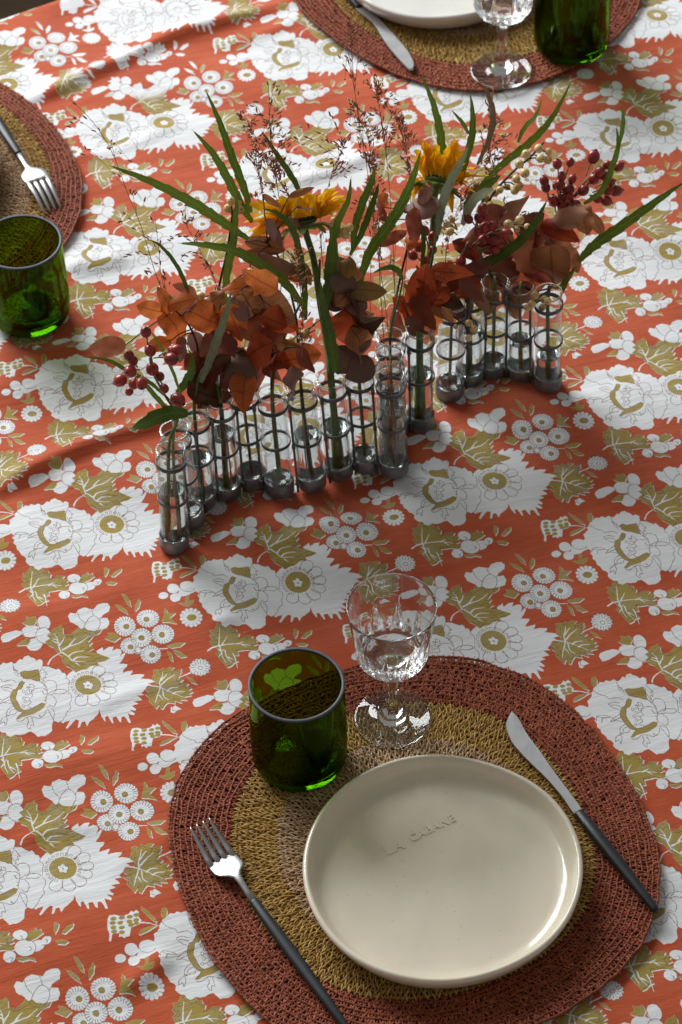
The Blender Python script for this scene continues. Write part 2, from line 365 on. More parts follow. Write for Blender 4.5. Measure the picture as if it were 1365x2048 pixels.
# --- flowers over the top leaf, and the leaf (crop A)
white('A', pr("465,790 480,765 520,770 535,745 575,728 605,735 640,740 660,715 700,700 735,700 752,720 745,755 700,780 690,800 735,800 748,830 735,865 690,880 640,900 560,880 530,850 480,825"))
for s in ("565,885 582,838 610,800 640,785 672,802 685,832 672,870 650,895", "530,760 545,800 578,832", "625,740 640,783", "690,800 680,815"): line('A', pr(s))
white('A', pr("5,940 20,918 60,903 110,890 150,897 150,915 110,940 60,965 20,972"))
for e in ((300, 838, 45, 48, 0), (210, 895, 62, 40, -8), (302, 925, 48, 50, 0), (235, 980, 55, 42, -10)): white('A', ell(*e, n=28))
white('A', pr("225,880 300,850 320,900 300,960 250,960"))
for s in ("246,910 262,882 300,870 340,876", "246,910 250,940 275,965 312,972", "150,895 160,915 155,930", "258,820 262,850 272,872", "185,965 215,945 250,940"): line('A', pr(s))
olive('A', pr("150,842 182,830 178,798 213,805 238,793 252,825 235,858 205,860 170,852")); olive('A', pr("110,992 150,960 185,942 212,957 190,987 150,987"))
LEAF = pr("345,905 370,870 398,862 418,848 432,868 432,908 480,912 510,888 535,862 556,872 580,863 600,880 642,883 695,875 680,900 640,915 600,960 632,960 608,985 640,1000 600,1020 660,1030 720,1050 752,1062 720,1080 660,1095 682,1110 620,1118 590,1142 550,1150 520,1167 490,1142 450,1120 425,1090 420,1052 400,1045 370,1000 330,985 310,960 342,940 318,920")
olive('A', LEAF)
for s in ("328,1112 345,1080 375,1055 420,1030", "418,1030 400,985 392,940 368,905", "405,985 430,950 440,925", "425,1012 480,985 550,960 610,915", "470,988 500,950 520,935", "430,1032 470,1060 500,1085 585,1088", "470,1058 500,1030 570,1015", "500,1080 530,1060 600,1055", "395,950 360,940", "402,970 370,960 352,950", "520,1100 545,1118"):
    vein('A', pr(s), 6.5, 2.5)
for s in ("450,1110 500,1135 560,1130", "540,1000 580,990", "460,930 500,920 540,900", "560,1040 640,1050"): line('A', pr(s), 1.5)
# flecks of missed print
for i in range(26):
    c = rng.random(2); fill(c+np.array([(math.cos(a)*.0022*rng.random(), math.sin(a)*.0022*rng.random()) for a in np.arange(0, 6.28, .9)]), on='w')

def down(a): return a.reshape(NP_//2, 2, NP_//2, 2).mean((1, 3))
npx = NP_//2
px = np.ones((npx, npx, 4), np.float32)
for i, k in enumerate('wol'): px[..., i] = down(layers[k].astype(np.float32))
img = bpy.data.images.new('block_print', npx, npx, alpha=False, is_data=True)
img.colorspace_settings.name = 'Non-Color'
img.pixels.foreach_set(px.ravel()); img.update(); img.pack()

# cloth material
mc, nt, out = mat('printed_cotton')
p = N(nt, 'BsdfPrincipled', Roughness=.85); p.inputs['Specular IOR Level'].default_value = .18
p.inputs['Sheen Weight'].default_value = .30; p.inputs['Sheen Roughness'].default_value = .5
tc = N(nt, 'TexCoord'); uvn = N(nt, 'UVMap', _uv_map='UVMap')
wob = N(nt, 'TexNoise', Scale=420.0, Detail=2.0); L(nt, tc.outputs['Object'], wob.inputs['Vector'])
va = N(nt, 'VectorMath', _operation='MULTIPLY_ADD'); L(nt, wob.outputs[1], va.inputs[0]); va.inputs[1].default_value = (.006, .006, 0); L(nt, uvn.outputs[0], va.inputs[2])
vb = N(nt, 'VectorMath', _operation='SUBTRACT'); L(nt, va.outputs[0], vb.inputs[0]); vb.inputs[1].default_value = (.003, .003, 0)
im = nt.nodes.new('ShaderNodeTexImage'); im.image = img; im.interpolation = 'Cubic'; L(nt, vb.outputs[0], im.inputs[0])
sp = N(nt, 'SeparateColor'); L(nt, im.outputs[0], sp.inputs[0])
at = N(nt, 'Attribute', _attribute_name='faded')
n1 = N(nt, 'TexNoise', Scale=14.0, Detail=6.0, Roughness=.65); L(nt, tc.outputs['Object'], n1.inputs['Vector'])
red = ramp(nt, n1.outputs[0], [(.3, (.44, .064, .017)), (.7, (.56, .104, .033))])
n3 = N(nt, 'TexNoise', Scale=60.0, Detail=5.0, Roughness=.7); L(nt, tc.outputs['Object'], n3.inputs['Vector'])
ol = ramp(nt, n3.outputs[0], [(.3, (.285, .195, .026)), (.75, (.41, .30, .062))])
wh = ramp(nt, n1.outputs[0], [(.3, (.74, .74, .73)), (.7, (.80, .80, .80))])
c = mixc(nt, sp.outputs[0], red, wh)
of = mth(nt, 'MULTIPLY', sp.outputs[1], mth(nt, 'SUBTRACT', 1.0, at.outputs[2]))
wear = ramp(nt, n3.outputs[0], [(.25, (.78,)*3), (.55, (1,)*3)])
c = mixc(nt, mth(nt, 'MULTIPLY', of, wear), c, ol)
n4 = N(nt, 'TexNoise', Scale=900.0, Detail=2.0); L(nt, tc.outputs['Object'], n4.inputs['Vector'])
lw = ramp(nt, n4.outputs[0], [(.35, (.45,)*3), (.6, (1,)*3)])
c = mixc(nt, mth(nt, 'MULTIPLY', mth(nt, 'MULTIPLY', sp.outputs[2], lw), .95), c, (.15, .055, .028))
L(nt, c, p.inputs['Base Color'])
mp = N(nt, 'Mapping', _vector_type='TEXTURE'); mp.inputs['Rotation'].default_value = (0, 0, .30); mp.inputs['Scale'].default_value = (1/12, 1/75, 1); L(nt, tc.outputs['Object'], mp.inputs[0])
s1 = N(nt, 'TexNoise', Scale=1.0, Detail=5.0, Roughness=.6, Distortion=.35); L(nt, mp.outputs[0], s1.inputs['Vector'])
mp2 = N(nt, 'Mapping', _vector_type='TEXTURE'); mp2.inputs['Rotation'].default_value = (0, 0, .24); mp2.inputs['Scale'].default_value = (1/150, 1/800, 1); L(nt, tc.outputs['Object'], mp2.inputs[0])
s2 = N(nt, 'TexNoise', Scale=1.0, Detail=3.0); L(nt, mp2.outputs[0], s2.inputs['Vector'])
b1 = N(nt, 'Bump', Strength=.8, Distance=.0018); L(nt, s1.outputs[0], b1.inputs['Height'])
b2 = N(nt, 'Bump', Strength=.5, Distance=.0004); L(nt, s2.outputs[0], b2.inputs['Height']); L(nt, b1.outputs[0], b2.inputs['Normal'])
L(nt, b2.outputs[0], p.inputs['Normal']); L(nt, p.outputs[0], out.inputs[0])

# cloth sheet: flat on the table, soft wrinkles, hanging over the far left edge
E0 = G(0, 46)[:2]; E1 = G(134, 0)[:2]; EU = (E1-E0)/np.linalg.norm(E1-E0); EN = np.array([-EU[1], EU[0]])
if EN[1] < 0: EN = -EN
us = np.arange(-.62, 1.05, .0042)
vs = np.concatenate([np.arange(-1.55, -.02, .0042), np.arange(-.02, .27, .0035)])
UU, VV = np.meshgrid(us, vs)
flat = E0[None, None]+UU[..., None]*EU+VV[..., None]*EN
R_ = .012
th = np.clip(VV/R_, 0, math.pi/2); drop = np.clip(VV-R_*math.pi/2, 0, None)
vx = np.where(VV > 0, R_*np.sin(th), VV); zz = np.where(VV > 0, -R_*(1-np.cos(th))-drop, 0)
pos = E0[None, None]+UU[..., None]*EU+(vx+.012*np.sin(UU*38)*np.clip(drop*5, 0, 1))[..., None]*EN
X, Y = flat[..., 0], flat[..., 1]
zn = np.zeros_like(X)
for k in range(26):
    a = rng.normal(.2, .55); wl = rng.uniform(.035, .16); ph = rng.uniform(0, 6.28)
    kx, ky = -math.sin(a), math.cos(a); u_ = (X*kx+Y*ky)/wl*6.28+ph+1.2*np.sin((X*ky-Y*kx)*rng.uniform(6, 16)+rng.uniform(0, 6))
    zn += wl*.006*np.sin(u_)/3
zn = -.0018+zn*1.7; zn = np.minimum(zn, 0)
def ridge(pts, amp, w, asym=0):
    global zn
    P = [G(*q)[:2] for q in pts]; P = catmull(P, 30); best = np.full(X.shape, 9.); sd = np.zeros_like(X); tt = np.zeros_like(X)
    for i in range(len(P)-1):
        a, b = P[i], P[i+1]; d = b-a; l2 = d@d; t = np.clip(((X-a[0])*d[0]+(Y-a[1])*d[1])/l2, 0, 1)
        dx = X-a[0]-t*d[0]; dy = Y-a[1]-t*d[1]; q = np.hypot(dx, dy); u = q < best
        best = np.where(u, q, best); sd = np.where(u, np.sign(d[0]*dy-d[1]*dx), sd); tt = np.where(u, (i+t)/(len(P)-1), tt)
    ww = w*(1+asym*sd)
    zn = zn+amp*np.exp(-(best/ww)**2)*np.clip(np.minimum(tt, 1-tt)*5+.15, 0, 1)
ridge([(-60, 1010), (60, 945), (150, 905), (240, 868), (330, 838), (400, 800)], .0078, .0095, .35)
ridge([(20, 215), (130, 172), (230, 128), (330, 78), (440, 45), (620, -8)], .0070, .0085, .3)
ridge([(120, 540), (190, 530), (260, 512)], .0055, .012, .2)
ridge([(430, 1250), (452, 1236), (470, 1252)], .004, .006)
ridge([(235, 1985), (300, 1940), (345, 1905)], .005, .009, .2)
ridge([(560, 372), (660, 345), (770, 300), (850, 270)], .0045, .009, .3)
ridge([(1120, 830), (1200, 790), (1330, 760)], .0025, .02)
ridge([(940, 690), (1040, 830), (1160, 930), (1300, 1000)], .002, .03)
ridge([(980, 1180), (1140, 1150), (1365, 1100)], .002, .022)
ridge([(20, 1560), (150, 1520), (320, 1470)], .002, .014)
ridge([(0, 1230), (120, 1205), (300, 1170)], .0018, .012)
ridge([(200, 1750), (290, 1700), (350, 1660)], .0015, .01)
for q in ([(30, 760), (110, 700), (210, 690)], [(1130, 340), (1230, 300), (1340, 290)], [(20, 1690), (110, 1655), (210, 1655)], [(880, 900), (980, 860), (1120, 850)], [(180, 1420), (300, 1370), (420, 1350)], [(430, 90), (520, 70), (600, 30)], [(60, 330), (230, 300), (380, 240)], [(560, 1090), (660, 1050), (760, 1050)]):
    ridge(q, .0022, .007, .3)
fade = np.clip(-VV/.02, 0, 1)
zz = zz+zn*fade
verts = np.concatenate([pos, zz[..., None]], -1).reshape(-1, 3)
nv, nu = UU.shape
idx = np.arange(nv*nu).reshape(nv, nu)
faces = np.stack([idx[:-1, :-1], idx[:-1, 1:], idx[1:, 1:], idx[1:, :-1]], -1).reshape(-1, 4)
uv = cloth_uv(flat.reshape(-1, 2)) if False else np.concatenate([cloth_uv(ch) for ch in np.array_split(flat.reshape(-1, 2), 8)])
cloth = mesh_obj('tablecloth', verts, faces.tolist(), mc, None, uv)
tag(cloth, label='orange cotton tablecloth printed with white and olive flowers, spread under everything', category='tablecloth')
fc = [G(255, 70)[:2], G(195, 45)[:2], G(330, 40)[:2], G(270, 110)[:2]]; XY = flat.reshape(-1, 2); fd = np.zeros(len(XY))
for q, r in zip(fc, (.06, .05, .05, .055)): fd = np.maximum(fd, np.clip((1.25-np.hypot(*(XY-q).T)/r)*5, 0, 1))
atl = cloth.data.attributes.new('faded', 'FLOAT', 'POINT'); atl.data.foreach_set('value', fd.astype(np.float32))

# table under the cloth and the dark floor
mw = simple('dark_wood', (.035, .022, .012), .55, scale=25, bump=.0008)
b = MB()
def box(mb, lo_, hi):
    x0, y0, z0 = lo_; x1, y1, z1 = hi
    mb.add([(x0, y0, z0), (x1, y0, z0), (x1, y1, z0), (x0, y1, z0), (x0, y0, z1), (x1, y0, z1), (x1, y1, z1), (x0, y1, z1)],
           [(0, 3, 2, 1), (4, 5, 6, 7), (0, 1, 5, 4), (1, 2, 6, 5), (2, 3, 7, 6), (3, 0, 4, 7)])
mf, nt, out = mat('old_floor_boards')
p = N(nt, 'BsdfPrincipled', Roughness=.95); p.inputs['Specular IOR Level'].default_value = .1; tc = N(nt, 'TexCoord'); mp = N(nt, 'Mapping'); mp.inputs['Scale'].default_value = (2, 30, 2)
L(nt, tc.outputs['Object'], mp.inputs[0]); nz = N(nt, 'TexNoise', Scale=2.0, Detail=6.0); L(nt, mp.outputs[0], nz.inputs['Vector'])
L(nt, ramp(nt, nz.outputs[0], [(.3, (.018, .011, .006)), (.7, (.04, .026, .014))]), p.inputs['Base Color']); L(nt, p.outputs[0], out.inputs[0])
fb = MB()
for i in range(20):
    y = 0.2+i*.14; box(fb, (-3, y, -.80), (2.0, y+.137, -.76+.0006*(i % 3)))
fl = fb.obj('floor', mf, smooth=False); fl['kind'] = 'structure'

# ------------------------------------------------------------------ woven placemats
def fourier_outline(c, pts, order=4, mirror=True):
    A_ = []; r = []
    q = [np.array(p)-c for p in pts]
    for d in q:
        A_.append(math.atan2(d[1], d[0])); r.append(math.hypot(*d))
    A_ = np.array(A_); r = np.array(r)
    M = np.stack([np.ones_like(A_)]+[f(k*A_) for k in range(1, order+1) for f in (np.cos, np.sin)], 1)
    reg = np.diag([0]+[.02*k**2 for k in range(1, order+1) for _ in (0, 1)])
    co = np.linalg.solve(M.T@M+reg, M.T@r)
    return lambda a: np.stack([np.ones_like(a)]+[f(k*a) for k in range(1, order+1) for f in (np.cos, np.sin)], -1)@co
def straw(name, stops, rough=.62):
    mt, nt, out = mat(name)
    p = N(nt, 'BsdfPrincipled', Roughness=rough); p.inputs['Specular IOR Level'].default_value = .28
    u = N(nt, 'UVMap', _uv_map='UVMap'); s = N(nt, 'SeparateXYZ'); L(nt, u.outputs[0], s.inputs[0])
    tc = N(nt, 'TexCoord'); nz = N(nt, 'TexNoise', Scale=35.0, Detail=3.0); L(nt, tc.outputs['Object'], nz.inputs['Vector'])
    f = mth(nt, 'ADD', mth(nt, 'MULTIPLY', s.outputs[0], .6), mth(nt, 'MULTIPLY', nz.outputs[0], .4))
    L(nt, ramp(nt, f, stops), p.inputs['Base Color'])
    n2 = N(nt, 'TexNoise', Scale=1500.0, Detail=2.0); L(nt, tc.outputs['Object'], n2.inputs['Vector'])
    b = N(nt, 'Bump', Strength=.4, Distance=.0003); L(nt, n2.outputs[0], b.inputs['Height']); L(nt, b.outputs[0], p.inputs['Normal'])
    L(nt, p.outputs[0], out.inputs[0]); return mt
M_RUST = straw('rust_raffia', [(.15, (.17, .036, .014)), (.5, (.32, .078, .034)), (.85, (.50, .16, .085))])
M_GOLD = straw('gold_raffia', [(.15, (.33, .19, .036)), (.5, (.50, .29, .075)), (.85, (.66, .46, .15))])
M_BEIGE = straw('beige_raffia', [(.15, (.36, .21, .10)), (.5, (.54, .36, .20)), (.85, (.68, .50, .31))])
M_BACK = simple('mat_backing', (.15, .048, .020), .9, scale=200)
BM = {'rust': M_RUST, 'gold': M_GOLD, 'beige': M_BEIGE}
def placemat(c, rfun, bands, label, pitch=.0041):
    root = thing('placemat', label, 'placemat', (c[0], c[1], 0), 'oval woven placemats')
    aa = np.linspace(0, 2*math.pi, 361)[:-1]; rm = rfun(aa).mean(); n = int(round(rm/pitch))
    mb = MB(); ring = rfun(aa)-.002
    v = [(c[0]+r*math.cos(a), c[1]+r*math.sin(a), z) for z, k in ((.0006, 1), (.0022, 1)) for a, r in zip(aa, ring*k)]
    mb.add(v, [tuple(range(360))[::-1], tuple(range(360, 720))]+[(i, (i+1) % 360, 360+(i+1) % 360, 360+i) for i in range(360)])
    bk = mb.obj('backing', M_BACK, root, smooth=False)
    def rad(s, a):
        s = np.asarray(s); k = np.clip(s, 0, 1)**1.2
        return s*(k*rfun(a)+(1-k)*rm)
    acc = {}
    lo_s = 0
    for hi_s, colr in bands:
        P0 = []; P1 = []; RR = []; H = []
        CP = []
        for k in range(n):
            s0 = k/n; s1 = (k+1)/n
            if not (lo_s <= (s0+s1)/2 < hi_s): continue
            coarse = colr == 'rust'
            sp = .0036 if coarse else .0041
            m_ = max(6, int(round(2*math.pi*rm*(s0+s1)/2/sp)))
            ph = rng.random()*6.28
            a0 = ph+np.arange(m_)*2*math.pi/m_+rng.normal(0, .12, m_)*2*math.pi/m_; da = 2*math.pi/m_
            jit = rng.normal(0, .10, (m_, 4))
            over = .05 if coarse else .30
            for side in (0, 1):
                if side == 0: ai, ao = a0, a0+da*.5
                else: ai, ao = a0+da*(.98 if not coarse else .9), a0+da*.5
                ai = ai+jit[:, 0]*da; ao = ao+jit[:, 1]*da
                ri = rad(np.full(m_, s0-over/n), ai); ro = rad(np.full(m_, s1+over/n), ao)
                z0 = .0030+rng.random(m_)*.0008; z1 = .0034+rng.random(m_)*.0010
                P0.append(np.stack([c[0]+ri*np.cos(ai), c[1]+ri*np.sin(ai), z0], 1)); P1.append(np.stack([c[0]+ro*np.cos(ao), c[1]+ro*np.sin(ao), z1], 1))
                RR.append((.00078 if coarse else .00060)*(1+rng.normal(0, .18, m_)).clip(.5, 1.6)); H.append((.0003 if coarse else .0011)*(1+rng.normal(0, .5, m_)))
            # the cord the stitches wrap
            mm_ = max(24, m_*(3 if coarse else 1)); ac = ph+np.linspace(0, 2*math.pi, mm_+1)[:-1]; rc = rad(np.full(len(ac), s1 if coarse else (s0+s1)/2), ac)
            rc = rc+np.convolve(rng.normal(0, .0011, mm_+8), np.ones(9)/9, 'valid')*1.3
            if coarse:
                ii_ = np.arange(mm_); bead = np.repeat(rng.normal(1, .14, mm_//3+1), 3)[:mm_]; CP.append((ac, rc, .00125*bead*np.array([.72, 1.12, 1.0])[ii_ % 3], .0036))
            else: CP.append((ac, rc, np.full(mm_, .0012), .0026))
        lo_p = lo_s; lo_s = hi_s
        if hi_s > 1:                                                  # frayed ends along the rim
            q_ = rng.random(170)*6.283; rq = rfun(q_)-.003; w_ = rng.normal(0, .9, 170); lq = rng.uniform(.003, .008, 170)
            P0.append(np.stack([c[0]+rq*np.cos(q_), c[1]+rq*np.sin(q_), np.full(170, .0035)], 1)); P1.append(np.stack([c[0]+rq*np.cos(q_)+lq*np.cos(q_+w_), c[1]+rq*np.sin(q_)+lq*np.sin(q_+w_), rng.uniform(.0015, .005, 170)], 1)); RR.append(np.full(170, .00024)); H.append(rng.normal(.0003, .0006, 170))
        q_ = rng.random(130)*6.283; sq_ = rng.uniform(lo_p, min(hi_s, .99), 130); rq = rad(sq_, q_); w_ = q_+rng.normal(1.57, .7, 130); lq = rng.uniform(.004, .011, 130)
        P0.append(np.stack([c[0]+rq*np.cos(q_), c[1]+rq*np.sin(q_), np.full(130, .0042)], 1)); P1.append(np.stack([c[0]+rq*np.cos(q_)+lq*np.cos(w_), c[1]+rq*np.sin(q_)+lq*np.sin(w_), rng.uniform(.0040, .0054, 130)], 1)); RR.append(np.full(130, .00026)); H.append(rng.normal(.0006, .0005, 130))
        P0 = np.concatenate(P0); P1 = np.concatenate(P1); RR = np.concatenate(RR); H = np.concatenate(H); Nn = len(P0)
        T = P1-P0; T /= np.linalg.norm(T, axis=1)[:, None]; S_ = np.cross(T, [0, 0, 1.]); S_ /= np.linalg.norm(S_, axis=1)[:, None]; U_ = np.cross(S_, T)
        rings = []
        for t, k in ((0, .55), (.33, 1.05), (.66, 1.0), (1, .5)):
            Cc = P0+(P1-P0)*t; Cc = Cc+np.array([0, 0, 1.])*(H*4*t*(1-t))[:, None]
            for sx, uz in ((1, 0), (0, 1), (-1, 0), (0, -1)):
                rings.append(Cc+S_*(RR*k*sx)[:, None]+U_*(RR*k*uz*.8)[:, None])
        V = np.stack(rings, 1).reshape(-1, 3)
        base = np.arange(Nn)[:, None]*16
        q = []
        for i in range(3):
            for j in range(4): q.append([i*4+j, i*4+(j+1) % 4, (i+1)*4+(j+1) % 4, (i+1)*4+j])
        F = (base[:, :, None]+np.array(q)[None]).reshape(-1, 4)
        uv = np.repeat(np.stack([rng.random(Nn), np.zeros(Nn)], 1), 16, 0)
        fl_ = F.tolist(); nb = len(V); VV_ = [V]; UVs = [uv]
        for ac, rc, cr, zc in CP:
            m_ = len(ac)
            ringv = np.concatenate([np.stack([c[0]+(rc+cr*math.cos(b))*np.cos(ac), c[1]+(rc+cr*math.cos(b))*np.sin(ac), zc+cr*math.sin(b)], 1) for b in (-.5, .9, 2.2, 3.7)])
            VV_.append(ringv); UVs.append(np.stack([np.tile(rng.random(m_)*.5, 4), np.zeros(4*m_)], 1))
            ii = np.arange(m_)
            for b in range(4):
                b2 = (b+1) % 4; fl_ += np.stack([nb+b*m_+ii, nb+b*m_+(ii+1) % m_, nb+b2*m_+(ii+1) % m_, nb+b2*m_+ii], 1).tolist()
            nb += 4*m_
        o = mesh_obj('woven_band', np.concatenate(VV_), fl_, BM[colr], root, np.concatenate(UVs))
        o['kind'] = 'stuff'; o['label'] = {'rust': 'rust red', 'gold': 'golden', 'beige': 'pale beige'}[colr]+' band of woven raffia stitches'
    return root
C1 = np.array([.0455, -.3345])
pts1 = [G(*q)[:2] for q in [(338,1660),(400,1500),(560,1390),(720,1338),(850,1320),(1000,1340),(1150,1430),(1250,1560),(1310,1700),(1322,1770),(1300,1860),(1190,1982),(396,1857),(347,1740),(482,1985),(512,2047)]]
pts1 += [np.array(p) for p in ((.045, -.513), (.0, -.505), (.09, -.505))]
placemat(C1, fourier_outline(C1, pts1), [(.28, 'rust'), (.56, 'beige'), (.745, 'gold'), (1.01, 'rust')], 'rust, gold and beige woven oval placemat under the plate in the foreground')
C2 = np.array([-.4005, .425])
pts2 = [G(*q)[:2] for q in [(0,168),(60,215),(110,270),(155,330),(168,390),(160,430),(135,480)]]
pts2 += [2*C2-p for p in pts2]
placemat(C2, fourier_outline(C2, pts2, 3), [(.58, 'rust'), (.755, 'beige'), (.86, 'gold'), (1.01, 'rust')], 'woven placemat with a wide beige ring, cut by the left edge, under a fork', .0044)
C3 = np.array([.133, .708])
pts3 = [G(*q)[:2] for q in [(585,0),(640,55),(700,105),(770,145),(850,170),(940,185),(1030,180),(1130,150),(1230,75),(1285,0)]]
pts3 += [np.array([2*C3[0]-p[0], 2*C3[1]-p[1]]) for p in pts3]
placemat(C3, fourier_outline(C3, pts3, 4), [(.4, 'rust'), (.55, 'beige'), (.80, 'gold'), (1.01, 'rust')], 'rust and gold woven placemat across the table behind the flowers', .0044)

# ------------------------------------------------------------------ handmade plates
def stoneware(name, c):
    mt, nt, out = mat(name)
    p = N(nt, 'BsdfPrincipled', Roughness=.32); p.inputs['Specular IOR Level'].default_value = .45
    p.inputs['Coat Weight'].default_value = .6; p.inputs['Coat Roughness'].default_value = .08
    tc = N(nt, 'TexCoord'); n1 = N(nt, 'TexNoise', Scale=22.0, Detail=5.0); L(nt, tc.outputs['Object'], n1.inputs['Vector'])
    base = ramp(nt, n1.outputs[0], [(.3, tuple(x*.88 for x in c)), (.7, c)])
    n2 = N(nt, 'TexVoronoi', Scale=190.0); L(nt, tc.outputs['Object'], n2.inputs['Vector'])
    sp = ramp(nt, n2.outputs[0], [(.06, (1,)*3), (.12, (0,)*3)])
    n4 = N(nt, 'TexNoise', Scale=70.0); L(nt, tc.outputs['Object'], n4.inputs['Vector'])
    sp = mth(nt, 'MULTIPLY', sp, mth(nt, 'GREATER_THAN', n4.outputs[0], .54))
    L(nt, mixc(nt, mth(nt, 'MULTIPLY', sp, .55), base, (.33, .27, .18)), p.inputs['Base Color'])
    n3 = N(nt, 'TexNoise', Scale=30.0, Detail=3.0); L(nt, tc.outputs['Object'], n3.inputs['Vector'])
    b = N(nt, 'Bump', Strength=.35, Distance=.0016); L(nt, n3.outputs[0], b.inputs['Height'])
    L(nt, b.outputs[0], p.inputs['Normal']); L(nt, b.outputs[0], p.inputs['Coat Normal'])
    L(nt, p.outputs[0], out.inputs[0]); return mt
M_PLATE = stoneware('cream_glaze', (.83, .74, .57)); M_PLATE2 = stoneware('white_glaze', (.80, .77, .70))
def plate(c, z0, label, mt, seed, R0=.0985, sx=1.0, sy=1.0):
    root = thing('plate', label, 'plate', (c[0], c[1], z0), 'handmade stoneware plates')
    r_ = np.random.default_rng(seed); ph = r_.uniform(0, 6.28, 6); k = R0/.0985
    def wob_(a): return 1+.004*math.sin(2*a+ph[0])+.006*math.sin(3*a+ph[1])+.003*math.sin(5*a+ph[2])
    def hw(a): return .0007*math.sin(2*a+ph[3])+.0006*math.sin(3*a+ph[4])+.0003*math.sin(7*a+ph[5])
    prof = [(.0, .0062), (.03, .0063), (.06, .0063), (.079, .0065), (.0858, .0071), (.0892, .0087), (.0916, .0122), (.0934, .0162), (.0948, .0196), (.0956, .0208), (.0967, .0213), (.0980, .0209), (.0992, .0198), (.0987, .017), (.0972, .0125), (.0945, .007), (.0915, .0028), (.088, .0008), (.080, .0), (.0, .0004)]
    v = []; f = []; seg = 128
    for i, (r, z) in enumerate(prof):
        if r == 0: v.append((c[0], c[1], z0+z)); continue
        for s_ in range(seg):
            a = 2*math.pi*s_/seg; q = min(1, (r/.0985)**2); rr = r*k*(1+(wob_(a)-1)*q)
            v.append((c[0]+sx*rr*math.cos(a), c[1]+sy*rr*math.sin(a), z0+z+hw(a)*min(1, max(0, (z-.007)/.013))))
    off = [0]; 
    for r, z in prof: off.append(off[-1]+(1 if r == 0 else seg))
    for i in range(len(prof)-1):
        a, b = off[i], off[i+1]
        for s_ in range(seg):
            s2 = (s_+1) % seg
            if prof[i][0] == 0: f.append((a, b+s_, b+s2))
            elif prof[i+1][0] == 0: f.append((a+s_, b, a+s2))
            else: f.append((a+s_, b+s_, b+s2, a+s2))
    mesh_obj('dish', v, [q[::-1] for q in f], mt, root); return root
PC = G(885, 1727, .0275); Z0 = .0058
pl1 = plate((PC[0], PC[1]), Z0, 'round cream stoneware plate with stamped lettering, in the foreground between fork and knife', M_PLATE, 3, .0978, 1.0, 1.012)
# stamped lettering
def stamped(text, a_px, b_px, z, parent, depth=.0008):
    cu = bpy.data.curves.new('lettering', 'FONT'); cu.body = text; cu.extrude = depth; cu.bevel_depth = .0; cu.space_character = 1.18; cu.size = 1; cu.offset = .03
    o = bpy.data.objects.new('lettering', cu); COL.objects.link(o); bpy.context.view_layer.update()
    dg = bpy.context.evaluated_depsgraph_get(); me = bpy.data.meshes.new_from_object(o.evaluated_get(dg)); bpy.data.objects.remove(o)
    V = np.array([x.co[:] for x in me.vertices]); x0, x1 = V[:, 0].min(), V[:, 0].max()
    A_ = G(*a_px, z); B_ = G(*b_px, z); d = (B_-A_)[:2]; Ln = np.linalg.norm(d); d /= Ln; nrm = np.array([-d[1], d[0]]); s = Ln/(x1-x0)
    P = np.stack([A_[0]+d[0]*(V[:, 0]-x0)*s+nrm[0]*V[:, 1]*s*1.08, A_[1]+d[1]*(V[:, 0]-x0)*s+nrm[1]*V[:, 1]*s*1.08, z-.0001+(V[:, 2] > 0)*depth], 1)
    fs = [tuple(q.vertices) for q in me.polygons]; bpy.data.meshes.remove(me)
    return P, fs
zf = Z0+.0063; lb = MB()
for tx, a_, b_ in (('LA', (775, 1710), (812, 1695)), ('CABANE', (824, 1684), (912, 1641))):
    P, fs = stamped(tx, a_, b_, zf, pl1); lb.add(P, fs)
lt = lb.obj('stamped_lettering', M_PLATE, pl1, smooth=False); lt['label'] = 'raised capital letters in a slanted line under the glaze'
cb = G(890, 52, .012)
plate((.1095, .7115), .0058, 'white stoneware plate cut by the top edge of the picture, behind the wine glass', M_PLATE2, 9, .1)
plate((-.3955, .412), .0058, 'white stoneware plate on the left placemat, only its rim showing', M_PLATE2, 5, .1)

# ------------------------------------------------------------------ green tumblers cut from bottles
M_GREEN = glass('bottle_green_glass', (.41, .56, .12), 1.5)
M_RIM = simple('ground_glass_edge', (.075, .095, .115), .5, var=.1, scale=300)
def tumbler(c, z0, h, label, R=.0347):
    root = thing('tumbler', label, 'glass', (c[0], c[1], z0), 'green bottle glass tumblers')
    t = .0023; Rb = R+.0004
    outer = [(0, .0022), (.016, .0016), (.024, .0004), (.027, 0.0), (.030, .0006), (.0327, .0030), (.0342, .0065), (Rb, .012), (Rb+.0003, .03), (R, h*.75), (R, h-.0022), (R, h-.0012)]
    inner = [(R-t, h-.0012), (R-t, h-.0022), (R-t, h*.75), (R-t, .03), (R-t-.0005, .016), (R-t-.0022, .0108), (.027, .0082), (.018, .0088), (.008, .0112), (0, .0120)]
    pf = outer+inner; v = []; f = []; seg = 96; off = [0]
    for r, z in pf: off.append(off[-1]+(1 if r == 0 else seg))
    for r, z in pf:
        if r == 0: v.append((c[0], c[1], z0+z))
        else: v += [(c[0]+r*math.cos(2*math.pi*s_/seg), c[1]+r*math.sin(2*math.pi*s_/seg), z0+z) for s_ in range(seg)]
    for i in range(len(pf)-1):
        a, b = off[i], off[i+1]
        for s_ in range(seg):
            s2 = (s_+1) % seg
            if pf[i][0] == 0: f.append((a, b+s2, b+s_))
            elif pf[i+1][0] == 0: f.append((a+s_, a+s2, b))
            else: f.append((a+s_, a+s2, b+s2, b+s_))
    mesh_obj('glass_wall', v, f, M_GREEN, root)
    mb = MB(); lathe(mb, [(R+.0001, h-.0010), (R+.0001, h-.0003), (R-.0006, h+.0002), (R-t+.0006, h+.0002), (R-t-.0001, h-.0003), (R-t-.0001, h-.0010)], 96, place((c[0], c[1], z0)), closed=True)
    mb.obj('ground_rim', M_RIM, root); return root
